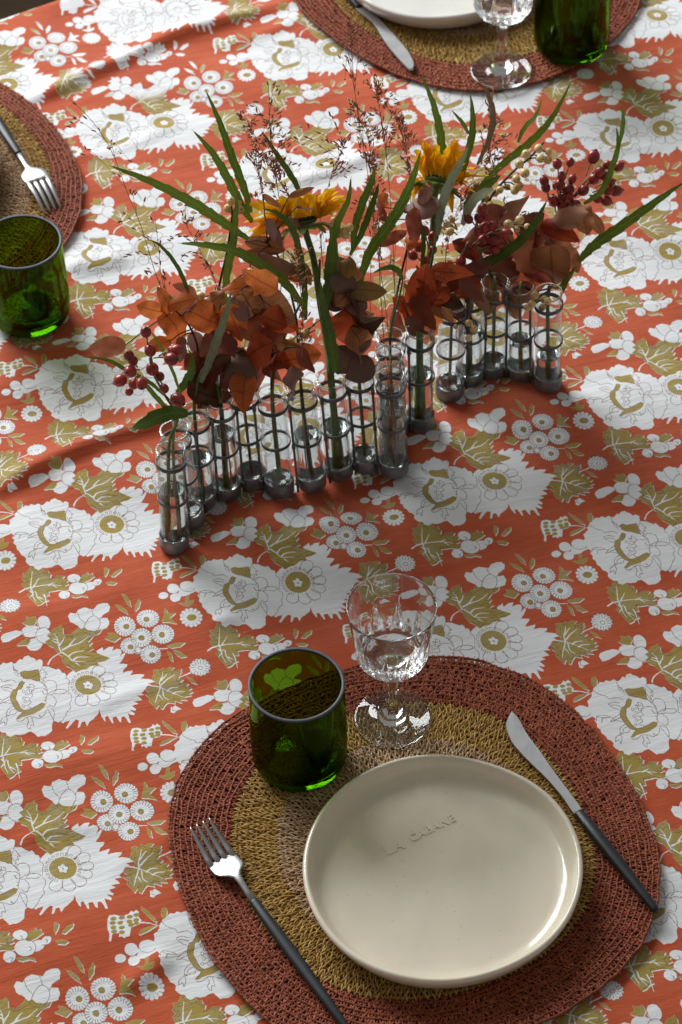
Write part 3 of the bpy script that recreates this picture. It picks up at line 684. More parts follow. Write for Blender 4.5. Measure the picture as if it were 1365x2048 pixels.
tumbler((-.0353, -.2553), .0052, .0865, 'dark green glass tumbler standing on the nearest placemat beside the clear wine glass')
tumbler((-.2618, .2428), .0006, .083, 'green glass tumbler at the left edge, standing on the bare tablecloth')
tumbler((.2284, .5916), .0046, .086, 'dark green glass tumbler at the top, next to the far wine glass')

# ------------------------------------------------------------------ cut crystal wine glasses
M_CRYSTAL = glass('crystal', (.985, .99, .99), 1.52)
def wine(c, z0, label, rot=0.0, h=.1255):
    root = thing('wine_glass', label, 'wine glass', (c[0], c[1], z0), 'cut crystal wine glasses')
    seg = 200; nf = 10
    def rout(a, z, r):
        z1, z2 = .0745, .098
        if z < z1 or z > z2 or r < .02: return r
        ph = ((a+rot)/(2*math.pi)*nf) % 1*2-1
        w1 = .62*(z2-z)/(z2-z1); g1 = max(0, 1-abs(ph)/max(w1, 1e-3)) if w1 > .01 else 0
        w2 = .55*max(0, .084-z)/.010; ph2 = ((a+rot)/(2*math.pi)*nf+.5) % 1*2-1; g2 = max(0, 1-abs(ph2)/w2) if w2 > .02 else 0
        return r-.0027*min(1, g1*1.4)-.0018*min(1, g2*1.3)
    def hexr(a, z, r):
        if .008 < z < .060:
            k = min(1, (z-.008)/.004, (.060-z)/.006); m_ = (a % (math.pi/3))-math.pi/6
            return r*(1-k+k*.95*math.cos(math.pi/6)/math.cos(m_)*1.06)
        return r
    pf = [(0, .0004), (.012, .0003), (.0272, 0.0), (.0284, .0003), (.0288, .0008), (.0284, .0013), (.0272, .0015), (.020, .0020), (.0122, .0030), (.0106, .0038), (.0104, .0056), (.0100, .0066), (.0088, .0078), (.0075, .0082), (.0074, .012), (.0055, .017), (.0047, .025), (.0045, .038), (.0050, .048), (.0064, .056), (.0092, .0620), (.0150, .0655), (.0210, .0672), (.0228, .0680), (.0236, .0694), (.0238, .0710), (.0256, .0724), (.0268, .0745)]
    pf += [(.0270+(.0292-.0270)*t, .0755+(.098-.0755)*t) for t in np.linspace(.0, 1, 16)] + [(.0306, .108), (.0319, .118), (.0324, h-.0016), (.0325, h-.0007), (.0320, h), (.0315, h-.0007), (.0313, h-.0016), (.0308, .118), (.0294, .108), (.0278, .097), (.0262, .086), (.0246, .0795), (.0215, .0755), (.016, .0732), (.008, .0722), (0, .0720)]
    ninner = len(pf)-pf.index((.0315, h-.0007))
    v = []; f = []; off = [0]
    for i, (r, z) in enumerate(pf):
        off.append(off[-1]+(1 if r == 0 else seg))
        if r == 0: v.append((c[0], c[1], z0+z)); continue
        for s_ in range(seg):
            a = 2*math.pi*s_/seg; rr = r
            if i < len(pf)-ninner: rr = hexr(a, z, rout(a, z, r))
            v.append((c[0]+rr*math.cos(a), c[1]+rr*math.sin(a), z0+z))
    for i in range(len(pf)-1):
        a, b = off[i], off[i+1]
        for s_ in range(seg):
            s2 = (s_+1) % seg
            if pf[i][0] == 0: f.append((a, b+s2, b+s_))
            elif pf[i+1][0] == 0: f.append((a+s_, a+s2, b))
            else: f.append((a+s_, a+s2, b+s2, b+s_))
    # bowl, stem and foot are one blown piece; parts split at the knop and at the stem top
    o = mesh_obj('crystal_body', v, f, M_CRYSTAL, root); return root
wine((.0343, -.2187), .0060, 'clear cut crystal wine glass in the foreground, between the green tumbler and the plate', .2)
wine((.1604, .556), .0060, 'clear cut crystal wine glass across the table, cut by the top edge of the picture', .35)

# ------------------------------------------------------------------ cutlery
mt, nt, out = mat('brushed_steel'); p = N(nt, 'BsdfPrincipled', Roughness=.4, Metallic=1.0); p.inputs['Base Color'].default_value = (.46, .455, .45, 1)
tc = N(nt, 'TexCoord'); nz = N(nt, 'TexNoise', Scale=900.0, Detail=2.0); L(nt, tc.outputs['Object'], nz.inputs['Vector'])
b = N(nt, 'Bump', Strength=.25, Distance=.0002); L(nt, nz.outputs[0], b.inputs['Height']); L(nt, b.outputs[0], p.inputs['Normal'])
n2 = N(nt, 'TexNoise', Scale=120.0, Detail=4.0); L(nt, tc.outputs['Object'], n2.inputs['Vector']); L(nt, mth(nt, 'MULTIPLY_ADD', n2.outputs[0], .18, .33), p.inputs['Roughness'])
L(nt, p.outputs[0], out.inputs[0]); M_STEEL = mt
M_HANDLE = simple('black_resin', (.020, .022, .026), .42, var=.1, scale=150, bump=.0001, bscale=900)
def loft(mb, O, ux, secs, seg=10, cap=True):
    # secs: (u, v, halfwidth, z, halfthick) in a frame O + u*ux + v*uy + z
    uy = np.array([-ux[1], ux[0], 0]); v = []; f = []
    for (u, vv, hw, z, ht) in secs:
        for k in range(seg):
            a = 2*math.pi*k/seg; ca, sa = math.cos(a), math.sin(a)
            ca = math.copysign(abs(ca)**.7, ca); sa = math.copysign(abs(sa)**.7, sa)
            v.append(O+ux*u+uy*(vv+hw*ca)+np.array([0, 0, z+ht*sa]))
    for i in range(len(secs)-1):
        for k in range(seg):
            k2 = (k+1) % seg; f.append((i*seg+k, i*seg+k2, (i+1)*seg+k2, (i+1)*seg+k))
    if cap: f.append(tuple(range(seg))[::-1]); f.append(tuple((len(secs)-1)*seg+k for k in range(seg)))
    mb.add(v, f)
def fork(J, tip, Lh, label, flip=False, zb=.0062, s=1.0):
    # J: point where steel meets handle, tip: between the tine ends, Lh: handle length
    ux = (tip-J); ux[2] = 0; Ls = np.linalg.norm(ux); ux = ux/Ls
    root = thing('fork', label, 'fork', (J[0], J[1], zb), 'steel forks with black handles')
    O = np.array([J[0], J[1], zb]); mb = MB()
    def z(u):
        t = u/Ls
        if flip: return .004+.006*math.sin(math.pi*min(1, max(0, (t-.2)/.8)))**1.0-.004*max(0, t-.75)/.25
        return .0035+.004*math.exp(-((t-.30)/.16)**2)-.0028*math.exp(-((t-.58)/.2)**2)+.0075*max(0, t-.62)**1.4/.26
    H = lambda u, v, hw, ht: (u*Ls, v*s, hw*s, z(u*Ls), ht)
    loft(mb, O, ux, [H(-.005, 0, .0026, .0020), H(.10, 0, .0024, .0019), H(.2, 0, .0024, .0018), H(.29, 0, .0031, .0015), H(.335, 0, .0052, .0013), H(.37, 0, .0083, .0011), H(.41, 0, .0108, .001), H(.46, 0, .0119, .001), H(.54, 0, .0118, .0009), H(.60, 0, .0112, .0009)], 12)
    for j in range(4):
        v0 = (-.0088+.00587*j); 
        loft(mb, O, ux, [H(.565, v0, .0024, .0009), H(.66, v0*.97, .00235, .0009), H(.78, v0*.93, .0021, .0008), H(.9, v0*.90, .0015, .0007), H(.975, v0*.88, .0008, .0005), H(1.0, v0*.88, .0003, .0002)], 8)
    mb.obj('fork_head', M_STEEL, root)
    hb = MB(); zz0 = z(0)
    loft(hb, O, -ux, [(0, 0, .0030, zz0, .0026), (.002, 0, .0034, zz0, .0029), (.03, 0, .0042, .0036, .0031), (.055, 0, .0046, .0036, .0031), (.09, 0, .0038, .0034, .0028), (Lh-.004, 0, .0024, .0030, .0022), (Lh, 0, .0014, .0030, .0014)], 12)
    hb.obj('handle', M_HANDLE, root); return root
fork(G(507, 1804, .008), G(401, 1657, .010), .135, 'steel fork with a thin dark handle, left of the stamped plate in the foreground')
fork(G(38, 309, .010), G(106, 419, .008), .135, 'steel fork with a thin dark handle on the left placemat, tines towards the camera', True)
def knife(outline, J, Lh, wj, label, zb=.0062, hdir=None):
    root = thing('knife', label, 'knife', (J[0], J[1], zb), 'steel knives with black handles')
    P = [G(x, y, zb+.003)[:2] for x, y in outline]; n = len(P); c0 = np.mean(P, 0)
    P = [np.array(q) for q in catmull([np.array([*q, 0]) for q in P+[P[0]]], 64)[:-1, :2]]; n = len(P)
    inner = [c0+(q-c0)*.965 for q in P]
    v = [(*q, zb+.0030) for q in P]+[(*q, zb+.0040) for q in inner]+[(*q, zb+.0020) for q in inner]
    f = [tuple(range(n, 2*n)), tuple(range(2*n, 3*n))[::-1]]
    for i in range(n):
        j = (i+1) % n; f += [(i, j, n+j, n+i), (2*n+i, 2*n+j, j, i)]
    mesh_obj('blade', v, f, M_STEEL, root, smooth=False)
    hb = MB(); ux = hdir-J; ux[2] = 0; ux /= np.linalg.norm(ux); O = np.array([J[0], J[1], zb])-ux*.003
    loft(hb, O, ux, [(0, 0, wj*.9, .0032, .0024), (.002, 0, wj, .0034, .0030), (.03, 0, .0046, .0036, .0036), (.055, 0, .0043, .0036, .0035), (Lh*.8, 0, .0034, .0032, .0027), (Lh-.004, 0, .0028, .0030, .0022), (Lh, 0, .0018, .0030, .0016)], 12)
    hb.obj('handle', M_HANDLE, root); return root
knife([(1023.5,1422),(1012,1450),(1018,1474),(1030,1494),(1060,1526),(1093,1558),(1125,1595),(1153,1634),(1168,1627),(1142,1589),(1107,1542),(1080,1503),(1054,1468),(1036,1436)], G(1161, 1631, .009), .101, .0038, 'steel knife with a thin black handle, right of the stamped plate in the foreground', hdir=G(1315, 1824, .009))
knife([(828.6,126),(829,134),(824,141),(813,135),(775,92),(745,46),(712,18),(724,8),(756,36),(790,72),(816,103)], G(717, 13, .009), .10, .0036, 'steel knife at the top, lying on the far placemat left of the white plate', hdir=G(640, -80, .009))

# ------------------------------------------------------------------ hinged test-tube vase
M_TUBE = thin_glass('tube_glass', (.955, .965, .96), 1.5)
M_WATER = glass('water', (.97, .98, .975), 1.33)
M_ZINC = simple('dark_zinc', (.24, .243, .247), .5, .55, var=.25, scale=90, bump=.0003, bscale=500)
M_ROD = simple('blackened_rod', (.15, .153, .158), .5, .6, var=.25, scale=90)
M_LIP = glass('fire_polished_lip', (.98, .99, .985), 1.5)
TUBES = [(349,1090,343,893,.60),(382,1042,347,862,.10),(406,1003,388,830,.50),(454,985,440,800,.66),(506,964,484,772,.0),(561,980,543,778,.06),(625,968,601,772,.55),(679,946,661,757,.50),
         (732,931,716,735,.06),(789,940,780,748,.72),(787,900,778,707,.5),(789,862,780,672,.4),(841,848,840,657,.55),(899,787,906,612,.08),(939,757,943,600,.6),(986,744,991,575,.05),(1042,748,1042,585,.4),(1097,768,1097,590,.34)]
TB = []
HT = .104
for (bx, by, tx, ty, wl) in TUBES:
    b_ = G(bx, by, .0); t_ = G(tx, ty, HT); d = (t_-b_)*np.array([.9, .45, 1]); d[1] = np.clip(d[1], -.006, .006); TB.append((b_, b_+d))
vc = np.mean([t[0] for t in TB], 0)
vase = thing('tube_vase', 'zigzag vase of hinged glass test tubes in dark zinc rings, holding the flowers', 'vase', (vc[0], vc[1], 0))
TR = .0107
rv = np.random.default_rng(21)
for i, ((b_, t_), tu) in enumerate(zip(TB, TUBES)):
    M_ = axisM(b_, t_); Ld = np.linalg.norm(t_-b_); up = (t_-b_)/Ld
    mb = MB()                                                        # zinc holder: cup, middle ring, neck ring, hinge rod
    lathe(mb, [(0, .0004), (.0110, .0002), (.0117, .0012), (.0118, .0130), (.0115, .0136), (.0112, .0132), (.0111, .0025), (0, .0022)], 28, M_)
    hm = Ld*(.49+.03*rv.random())
    hold = mb.obj('tube_holder', M_ZINC, vase)
    for hh_, th_ in ((hm, .0014), (Ld-.0125, .0018)):
        mb = MB(); lathe(mb, [(.0112, hh_-th_), (.0120, hh_-th_), (.0121, hh_), (.0120, hh_+th_), (.0112, hh_+th_), (.0111, hh_)], 32, M_, closed=True); mb.obj('ring', M_ROD, hold)
    if i+1 < len(TB):
        b2, t2 = TB[i+1]; rb = MB(); w_ = .5
        side = (b2-b_)/np.linalg.norm(b2-b_)
        pf_ = np.array([side[1], -side[0], 0.]); pf_ = pf_/np.linalg.norm(pf_)*.0078; pf_ = pf_ if pf_[1] < 0 else -pf_
        wf_ = .5 if np.linalg.norm(b2-b_) < .03 else .29
        p0 = b_*(1-wf_)+b2*wf_+pf_*(1 if wf_ == .5 else .3); p1 = t_*(1-wf_)+t2*wf_+pf_*(1 if wf_ == .5 else .3)
        tube(rb, [p0+(p1-p0)*.02, p0+(p1-p0)*.5, p0+(p1-p0)*.93], .00105, seg=8, n=5)
        for q in (.12, .5, .88): 
            ctr = p0+(p1-p0)*q; tube(rb, [ctr-np.array([0, 0, .0022]), ctr+np.array([0, 0, .0022])], .0016, seg=8, n=3)
        rb.obj('hinge_rod', M_ROD, vase)
    gb = MB(); n_ = 28
    # single walled thin glass: tube body, flared lip, rounded foot
    lathe(gb, [(0, .0030), (.005, .0034), (.0085, .0050), (.0102, .0078), (TR, .012), (TR, Ld*.5), (TR, Ld-.003), (.0109, Ld-.0012), (.0112, Ld-.0004), (.0110, Ld+.0002), (.0104, Ld-.0002), (TR-.0011, Ld-.0022), (TR-.0010, Ld*.5), (TR-.0010, .013), (.0092, .0088), (.0075, .0062), (.0045, .0047), (0, .0044)], n_, M_)
    gl = gb.obj('glass_tube', M_TUBE, vase)
    lp = MB(); rl = .0009; lathe(lp, [(.0108+rl*math.cos(a), Ld+.0004+rl*math.sin(a)) for a in np.linspace(0, 2*math.pi, 9)[:-1]], 32, M_, closed=True); lp.obj('lip', M_LIP, gl)
    if tu[4] > .02:
        wb = MB(); hw_ = max(.016, Ld*tu[4]); rr = TR-.00104
        lathe(wb, [(0, .0046), (.0044, .0049), (.0074, .0064), (.0091, .0090), (rr, .0132), (rr, hw_*.6), (rr, hw_-.0008), (rr-.0003, hw_), (rr-.0012, hw_-.0009), (rr-.004, hw_-.0012), (0, hw_-.0012)], n_, M_)
        wb.obj('water', M_WATER, gl)
def tin(i, h=.02, dx=0., dy=0.):              # a point inside tube i at height fraction
    b_, t_ = TB[i]; return b_+(t_-b_)*h+np.array([dx, dy, 0])

# ------------------------------------------------------------------ plants
def leafmat(name, c1, c2, vein, rough=.5, trans=.25, back=None, spots=(.10, .04, .02)):
    mt, nt, out = mat(name)
    p = N(nt, 'BsdfPrincipled', Roughness=rough); p.inputs['Specular IOR Level'].default_value = .2
    u = N(nt, 'UVMap', _uv_map='UVMap'); s = N(nt, 'SeparateXYZ'); L(nt, u.outputs[0], s.inputs[0])
    oi = N(nt, 'ObjectInfo'); tc = N(nt, 'TexCoord')
    nz = N(nt, 'TexNoise', Scale=55.0, Detail=5.0, Roughness=.65); L(nt, tc.outputs['Object'], nz.inputs['Vector'])
    f = mth(nt, 'ADD', mth(nt, 'MULTIPLY', nz.outputs[0], .75), mth(nt, 'MULTIPLY', oi.outputs['Random'], .35))
    c = ramp(nt, f, [(.3, c1), (.75, c2)])
    if spots:
        n2 = N(nt, 'TexNoise', Scale=140.0, Detail=3.0); L(nt, tc.outputs['Object'], n2.inputs['Vector'])
        c = mixc(nt, ramp(nt, n2.outputs[0], [(.60, (0,)*3), (.74, (.45,)*3)]), c, spots)
    d = mth(nt, 'ABSOLUTE', s.outputs[1])
    vm = ramp(nt, d, [(.03, (1,)*3), (.09, (0,)*3)])
    # side veins: thin slanted lines
    w = mth(nt, 'FRACT', mth(nt, 'MULTIPLY', mth(nt, 'SUBTRACT', s.outputs[0], mth(nt, 'MULTIPLY', d, .10)), 11.0))
    sv = ramp(nt, mth(nt, 'ABSOLUTE', mth(nt, 'SUBTRACT', w, .5)), [(.02, (.6,)*3), (.07, (0,)*3)])
    c = mixc(nt, mth(nt, 'MULTIPLY', mth(nt, 'MAXIMUM', vm, sv), .75), c, vein)
    if back:
        g = N(nt, 'NewGeometry'); c = mixc(nt, g.outputs['Backfacing'], c, back)
    L(nt, c, p.inputs['Base Color'])
    b = N(nt, 'Bump', Strength=.4, Distance=.0006); L(nt, nz.outputs[0], b.inputs['Height']); L(nt, b.outputs[0], p.inputs['Normal'])
    tr = N(nt, 'BsdfTranslucent'); L(nt, c, tr.inputs[0])
    mx = N(nt, 'MixShader'); mx.inputs[0].default_value = trans; L(nt, p.outputs[0], mx.inputs[1]); L(nt, tr.outputs[0], mx.inputs[2])
    L(nt, mx.outputs[0], out.inputs[0]); return mt
M_GRN = leafmat('green_leaf', (.095, .165, .012), (.165, .25, .026), (.27, .34, .09), .42, .22)
M_DGRN = leafmat('dark_green_leaf', (.058, .112, .012), (.11, .18, .022), (.13, .19, .06), .42, .18)
M_SAGE = leafmat('pale_underside_leaf', (.17, .21, .12), (.27, .31, .19), (.36, .38, .26), .6, .2)
M_DRY = leafmat('dried_leaf', (.22, .15, .07), (.34, .25, .14), (.16, .09, .04), .7, .2)
EUC = {'o': leafmat('orange_rust_leaf', (.50, .105, .022), (.70, .21, .055), (.34, .06, .018), .45, .42, (.44, .15, .075)),
       't': leafmat('tan_brown_leaf', (.32, .12, .042), (.50, .225, .095), (.17, .05, .02), .5, .25, (.34, .17, .10)),
       'm': leafmat('maroon_leaf', (.12, .020, .011), (.25, .050, .022), (.07, .014, .01), .42, .35, (.20, .065, .04)),
       'r': leafmat('russet_leaf', (.32, .045, .013), (.52, .10, .032), (.19, .028, .012), .42, .42, (.30, .08, .045)),
       'v': leafmat('mauve_brown_leaf', (.24, .11, .085), (.36, .19, .15), (.15, .06, .04), .55, .2, (.30, .17, .14)),
       'd': leafmat('dark_brown_leaf', (.075, .029, .015), (.17, .075, .040), (.04, .012, .008), .45, .15, (.17, .10, .07)),
       'y': leafmat('ochre_leaf', (.21, .12, .03), (.33, .19, .06), (.14, .07, .02), .5, .22)}
M_PETAL = leafmat('sunflower_petal', (.92, .50, .008), (.98, .66, .018), (.80, .40, .006), .55, .5, None, None)
M_STEMG = simple('green_stem', (.105, .18, .035), .5, var=.3, scale=90)
M_STEMB = simple('brown_stem', (.055, .024, .014), .6, var=.4, scale=120)
M_STEMT = simple('tan_stem', (.20, .13, .055), .6, var=.3, scale=120)
M_STEMO = simple('olive_stem', (.24, .24, .11), .55, var=.3, scale=120)
M_GRASS = simple('dry_grass_stem', (.40, .19, .075), .6, var=.3, scale=200)
M_SEED = simple('grass_seed', (.46, .16, .08), .5, var=.4, scale=300)
M_DISC = simple('flower_disc', (.045, .022, .008), .8, var=.5, scale=600, bump=.0008, bscale=900)
def berrymat(name, c1, c2, rough, spot=None):
    mt, nt, out = mat(name)
    p = N(nt, 'BsdfPrincipled', Roughness=rough); p.inputs['Coat Weight'].default_value = .25; p.inputs['Coat Roughness'].default_value = .2
    p.inputs['Subsurface Weight'].default_value = .12; p.inputs['Subsurface Radius'].default_value = (.004, .002, .001); p.inputs['Subsurface Scale'].default_value = .3
    tc = N(nt, 'TexCoord'); oi = N(nt, 'ObjectInfo'); nz = N(nt, 'TexNoise', Scale=150.0, Detail=4.0); L(nt, tc.outputs['Object'], nz.inputs['Vector'])
    f = mth(nt, 'ADD', mth(nt, 'MULTIPLY', nz.outputs[0], .6), mth(nt, 'MULTIPLY', oi.outputs['Random'], .4))
    L(nt, ramp(nt, f, [(.3, c1), (.7, c2)]), p.inputs['Base Color']); L(nt, p.outputs[0], out.inputs[0]); return mt
M_HIP = berrymat('rosehip_red', (.20, .016, .012), (.42, .042, .028), .3)
M_ILEX = berrymat('yellow_berry', (.62, .40, .12), (.86, .66, .29), .4)
M_TIP = simple('dark_berry_tip', (.035, .018, .012), .7)

VIEW = lambda q: (CAM-q)/np.linalg.norm(CAM-q)
def strip(mb, P, width, nrm, n=14, prof=None, fold=.25, serr=0, seramp=.22, curl=0.0, twist=0.0, cols=4, asym=0.0, wave=0.0):
    # leaf sheet along centreline P; width(t) half width; nrm: facing direction
    P = catmull(P, 4*n); tt_ = .5-.5*np.cos(np.linspace(0, math.pi, n)); fi = tt_*(len(P)-1); i0_ = np.minimum(fi.astype(int), len(P)-2)
    if serr: tt_ = np.linspace(0, 1, n); fi = tt_*(len(P)-1); i0_ = np.minimum(fi.astype(int), len(P)-2)
    P = P[i0_]+(P[i0_+1]-P[i0_])*(fi-i0_)[:, None]; k = len(P)
    T = np.gradient(P, axis=0); T /= np.linalg.norm(T, axis=1)[:, None]+1e-12
    v = []; uv = []; f = []; wf, wp = rng.uniform(6, 13), rng.uniform(0, 6)
    for i in range(k):
        t = tt_[i]; nn = np.asarray(nrm, float); nn = nn-(nn@T[i])*T[i]; nn /= np.linalg.norm(nn)+1e-9; s_ = np.cross(T[i], nn)
        if twist: 
            a = twist*(t-.3); s_, nn = s_*math.cos(a)+nn*math.sin(a), nn*math.cos(a)-s_*math.sin(a)
        h = prof(t)*width
        for j in range(cols+1):
            x = j/cols*2-1; hh_ = h
            if serr and abs(x) == 1:
                saw = (t*serr+(.5 if x > 0 else 0)) % 1; hh_ = h*(1+seramp*(saw**1.5)-seramp*.3)
            wv = wave*h*x*abs(x)*math.sin(t*wf+wp*(1 if x > 0 else 1.7)) if wave else 0
            q = P[i]+s_*x*hh_*(1+asym*x)+nn*(abs(x)*hh_*fold-curl*h*x*x+wv)
            v.append(q); uv.append((t, x))
    for i in range(k-1):
        for j in range(cols):
            a = i*(cols+1)+j; f.append((a, a+1, a+cols+2, a+cols+1))
    mb.add(v, f, uv)
def lanceolate(t): return max(.06, (math.sin(math.pi*min(1, t*.93+.07)**.85))**.75)*(1 if t < .97 else .5)
def ovate(t): return max(.015, math.sin(math.pi*min(1, max(0, t))**.74)**.58*(1-.30*max(0, t-.82)/.18)) if 0 < t < 1 else .015
def petalp(t): return max(.04, math.sin(math.pi*(t*.90+.06)**.9)**.7)

def root_at(name, label, cat, i, group=None):
    b_ = TB[i][0]; return thing(name, label, cat, (b_[0], b_[1], .006), group)
def stem_pts(i, px, lean, dx=0., dy=0., rim=True, y_off=0.):
    P = [tin(i, .10, dx, dy)]
    if rim: P.append(tin(i, .97, dx*.6, .002))
    y0 = TB[i][0][1]+y_off
    return P+[PL(x, y, y0, lean) for x, y in px]

# ---- long serrated green leaves on their stems
def green_sprig(label, i, stem, leaves, lean=.22, r=.0016, group='serrated green sprigs', sm_=None, dx=0., dy=0.):
    root = root_at('green_sprig', label, 'foliage', i, group)
    mb = MB(); P = stem_pts(i, stem, lean, dx, dy); tube(mb, P, r, r*.6, 6); mb.obj('stem', sm_ or M_STEMG, root)
    y0 = TB[i][0][1]
    for lf in leaves:
        px, w, mt = lf[0], lf[1], lf[2]; ln = lf[3] if len(lf) > 3 else lean
        Q = [PL(x, y, y0+(lf[4] if len(lf) > 4 else 0), ln) for x, y in px]
        mid = Q[len(Q)//2]; nn = VIEW(mid)+np.array([rng.normal(0, .25), .1, .45+rng.normal(0, .2)])
        lb_ = MB(); Ln = sum(np.linalg.norm(b-a) for a, b in zip(Q, Q[1:]))
        strip(lb_, Q, w*.84*.000377/2, nn, n=max(30, int(Ln/.0011)), prof=lanceolate, fold=.22, serr=max(4, Ln/.0125), seramp=.24, curl=.15, twist=rng.normal(0, .3))
        lb_.obj('leaf', mt, root)
green_sprig('green sprig leaning far left with long serrated leaves above the tumbler shadow', 3, [(425,740),(432,640),(447,600)],
    [([(497,478),(440,440),(380,402),(300,362),(216,330)], 25, M_GRN, .35), ([(448,610),(455,545),(466,490),(472,430),(476,385)], 20, M_GRN, .3), ([(505,445),(480,405),(455,355),(425,305),(384,258)], 22, M_GRN, .4), ([(503,425),(488,375),(463,310),(440,245),(411,178)], 20, M_GRN, .45)], .3)
green_sprig('green sprig arching left from the middle tubes over the brown leaves', 5, [(560,700),(585,640),(600,610)],
    [([(608,612),(570,565),(530,535),(470,502),(410,490),(355,486)], 27, M_GRN, .2), ([(612,640),(608,560),(590,470),(560,430),(523,416)], 20, M_DGRN, .2, .008), ([(604,392),(585,355),(555,310),(522,259)], 15, M_DGRN, .45, -.01)], .2)
green_sprig('pale green upright leaf in front of the orange leaves', 2, [(395,770),(405,740)],
    [([(402,765),(422,715),(440,665),(455,620),(464,578)], 22, M_SAGE, .05, -.012), ([(378,612),(372,570),(350,525),(322,492),(299,479)], 10, M_DGRN, .2), ([(352,790),(372,765),(385,735),(380,700)], 22, M_DGRN, .1)], .1)
green_sprig('short sprig with a broad toothed leaf lying over the front tubes on the left', 0, [(352,850),(358,830)],
    [([(376,828),(345,826),(315,834),(285,848),(264,856)], 38, M_DGRN, 0., -.004), ([(345,830),(318,800),(292,770),(275,745)], 13, M_GRN, .1), ([(340,800),(300,765),(262,745),(215,720),(165,714)], 11, M_GRN, .15), ([(362,790),(345,740),(320,690),(300,660)], 8, M_GRN, .2)], .05, dx=-.003)
green_sprig('cluster of upright dark green leaves rising from the middle of the vase', 7, [(655,700),(640,600),(640,520)],
    [([(705,500),(712,450),(728,400),(745,360),(750,332)], 20, M_GRN, .3), ([(700,510),(722,470),(738,430),(752,390),(758,365)], 18, M_DGRN, .3, .006), ([(650,560),(662,500),(676,445),(697,400),(703,352)], 20, M_GRN, .25, -.008), ([(672,745),(664,690),(648,620),(640,560)], 30, M_DGRN, .0, -.006), ([(645,640),(660,560),(668,500),(660,450)], 26, M_DGRN, .1)], .15)
green_sprig('tall green leaf curving up right of the centre beside the red ribbon leaves', 8, [(718,640),(722,580)],
    [([(718,570),(740,505),(775,455),(805,405),(828,350),(843,298)], 27, M_GRN, .25, -.006)], .15)
green_sprig('green sprig with two tall leaves standing before the right sunflower', 12, [(850,600),(868,500),(880,420)],
    [([(893,362),(886,310),(880,260),(866,205),(842,148)], 21, M_GRN, .55), ([(922,368),(932,320),(944,275),(946,230),(941,186)], 19, M_GRN, .5), ([(938,268),(925,245),(903,220)], 11, M_GRN, .5), ([(876,470),(882,420),(898,370),(922,325),(938,290)], 24, M_SAGE, .35, -.012), ([(955,330),(978,280),(987,230),(975,185),(962,168)], 15, M_DRY, .5), ([(842,555),(848,480),(838,440),(826,405)], 12, M_DGRN, .3)], .3)
green_sprig('green sprig arching up to the right past the yellow berries', 14, [(945,540),(955,440),(970,390)],
    [([(960,372),(1010,325),(1060,285),(1105,235),(1145,160)], 20, M_GRN, .4), ([(1036,285),(1050,255),(1072,232),(1086,195)], 13, M_GRN, .4), ([(930,440),(945,395),(975,370),(1003,350)], 30, M_DGRN, .35, -.006), ([(925,450),(945,405),(970,385),(990,378)], 28, M_SAGE, .3, -.014)], .3)
green_sprig('green sprig at the far right end with one long leaf reaching the picture edge', 17, [(1118,575),(1150,535)],
    [([(1158,522),(1190,490),(1240,455),(1310,405),(1372,362)], 27, M_GRN, .25), ([(1168,408),(1205,380),(1228,325),(1237,290),(1233,252)], 17, M_GRN, .4), ([(1236,300),(1244,265),(1247,235),(1242,205)], 11, M_GRN, .4), ([(1122,590),(1135,560),(1150,540)], 12, M_GRN, .1)], .2)
green_sprig('single green leaf lying across the dark red leaves on the right', 15, [(985,560),(940,540)],
    [([(930,540),(975,525),(1025,495),(1065,455),(1096,398)], 28, M_DGRN, .25, -.03)], .2)
green_sprig('small sprig with one dark curled leaf right of the centre', 11, [(800,590),(806,560)],
    [([(806,560),(795,540),(775,535),(745,546)], 15, M_DGRN, .15), ([(822,600),(816,580),(808,565)], 12, M_GRN, .15)], .12, .0011)

# ---- rust coloured eucalyptus branches
def euc(label, i, stem, leaves, lean=.15, smat=None, dx=0.):
    root = root_at('leafy_branch', label, 'branch', i, 'branches of dyed rust and brown leaves')
    mb = MB(); P = tube(mb, stem_pts(i, stem, lean, dx), .0013, .0007, 6, n=30); 
    y0 = TB[i][0][1]; todo = []
    for lf in leaves:
        x, y, ln, ang, cl = lf[:5]; ln = ln*.88; ar = lf[5] if len(lf) > 5 else .68; dyy = lf[6] if len(lf) > 6 else rng.normal(-.004, .007)
        a = math.radians(ang); dxp, dyp = math.cos(a)*ln/2, -math.sin(a)*ln/2; d2 = rng.normal(0, .006)
        A_ = PL(x-dxp, y-dyp, y0+dyy-d2, lean); B_ = PL(x+dxp, y+dyp, y0+dyy+d2, lean); C_ = (A_+B_)/2
        v_ = VIEW(C_); nn = v_+np.array([rng.normal(0, .35), rng.normal(0, .25), rng.normal(.15, .35)])
        L_ = np.linalg.norm(B_-A_); nn_ = nn/np.linalg.norm(nn); C_ = C_+nn_*L_*rng.normal(.11, .09)
        sgn = 1 if rng.random() < .7 else -1
        lb_ = MB(); strip(lb_, [A_, C_, B_], L_*ar*.90/2, nn*sgn, n=20, prof=ovate, fold=rng.normal(.05, .06)*sgn, curl=rng.normal(.12, .2)*sgn, twist=rng.normal(0, .55), cols=6, wave=rng.uniform(.15, .45), asym=rng.normal(0, .12))
        j = np.argmin(np.linalg.norm(P[6:]-A_, axis=1))+6
        st = P[max(6, j-1)]; mid = (st+A_)/2+np.array([0, 0, .002])
        if np.linalg.norm(st-A_) < .06: tube(mb, [st, mid, A_], .00055, .00045, 5, n=6)
        lb_.obj('leaf', EUC[cl], root)
    mb.obj('stem', smat or M_STEMB, root)
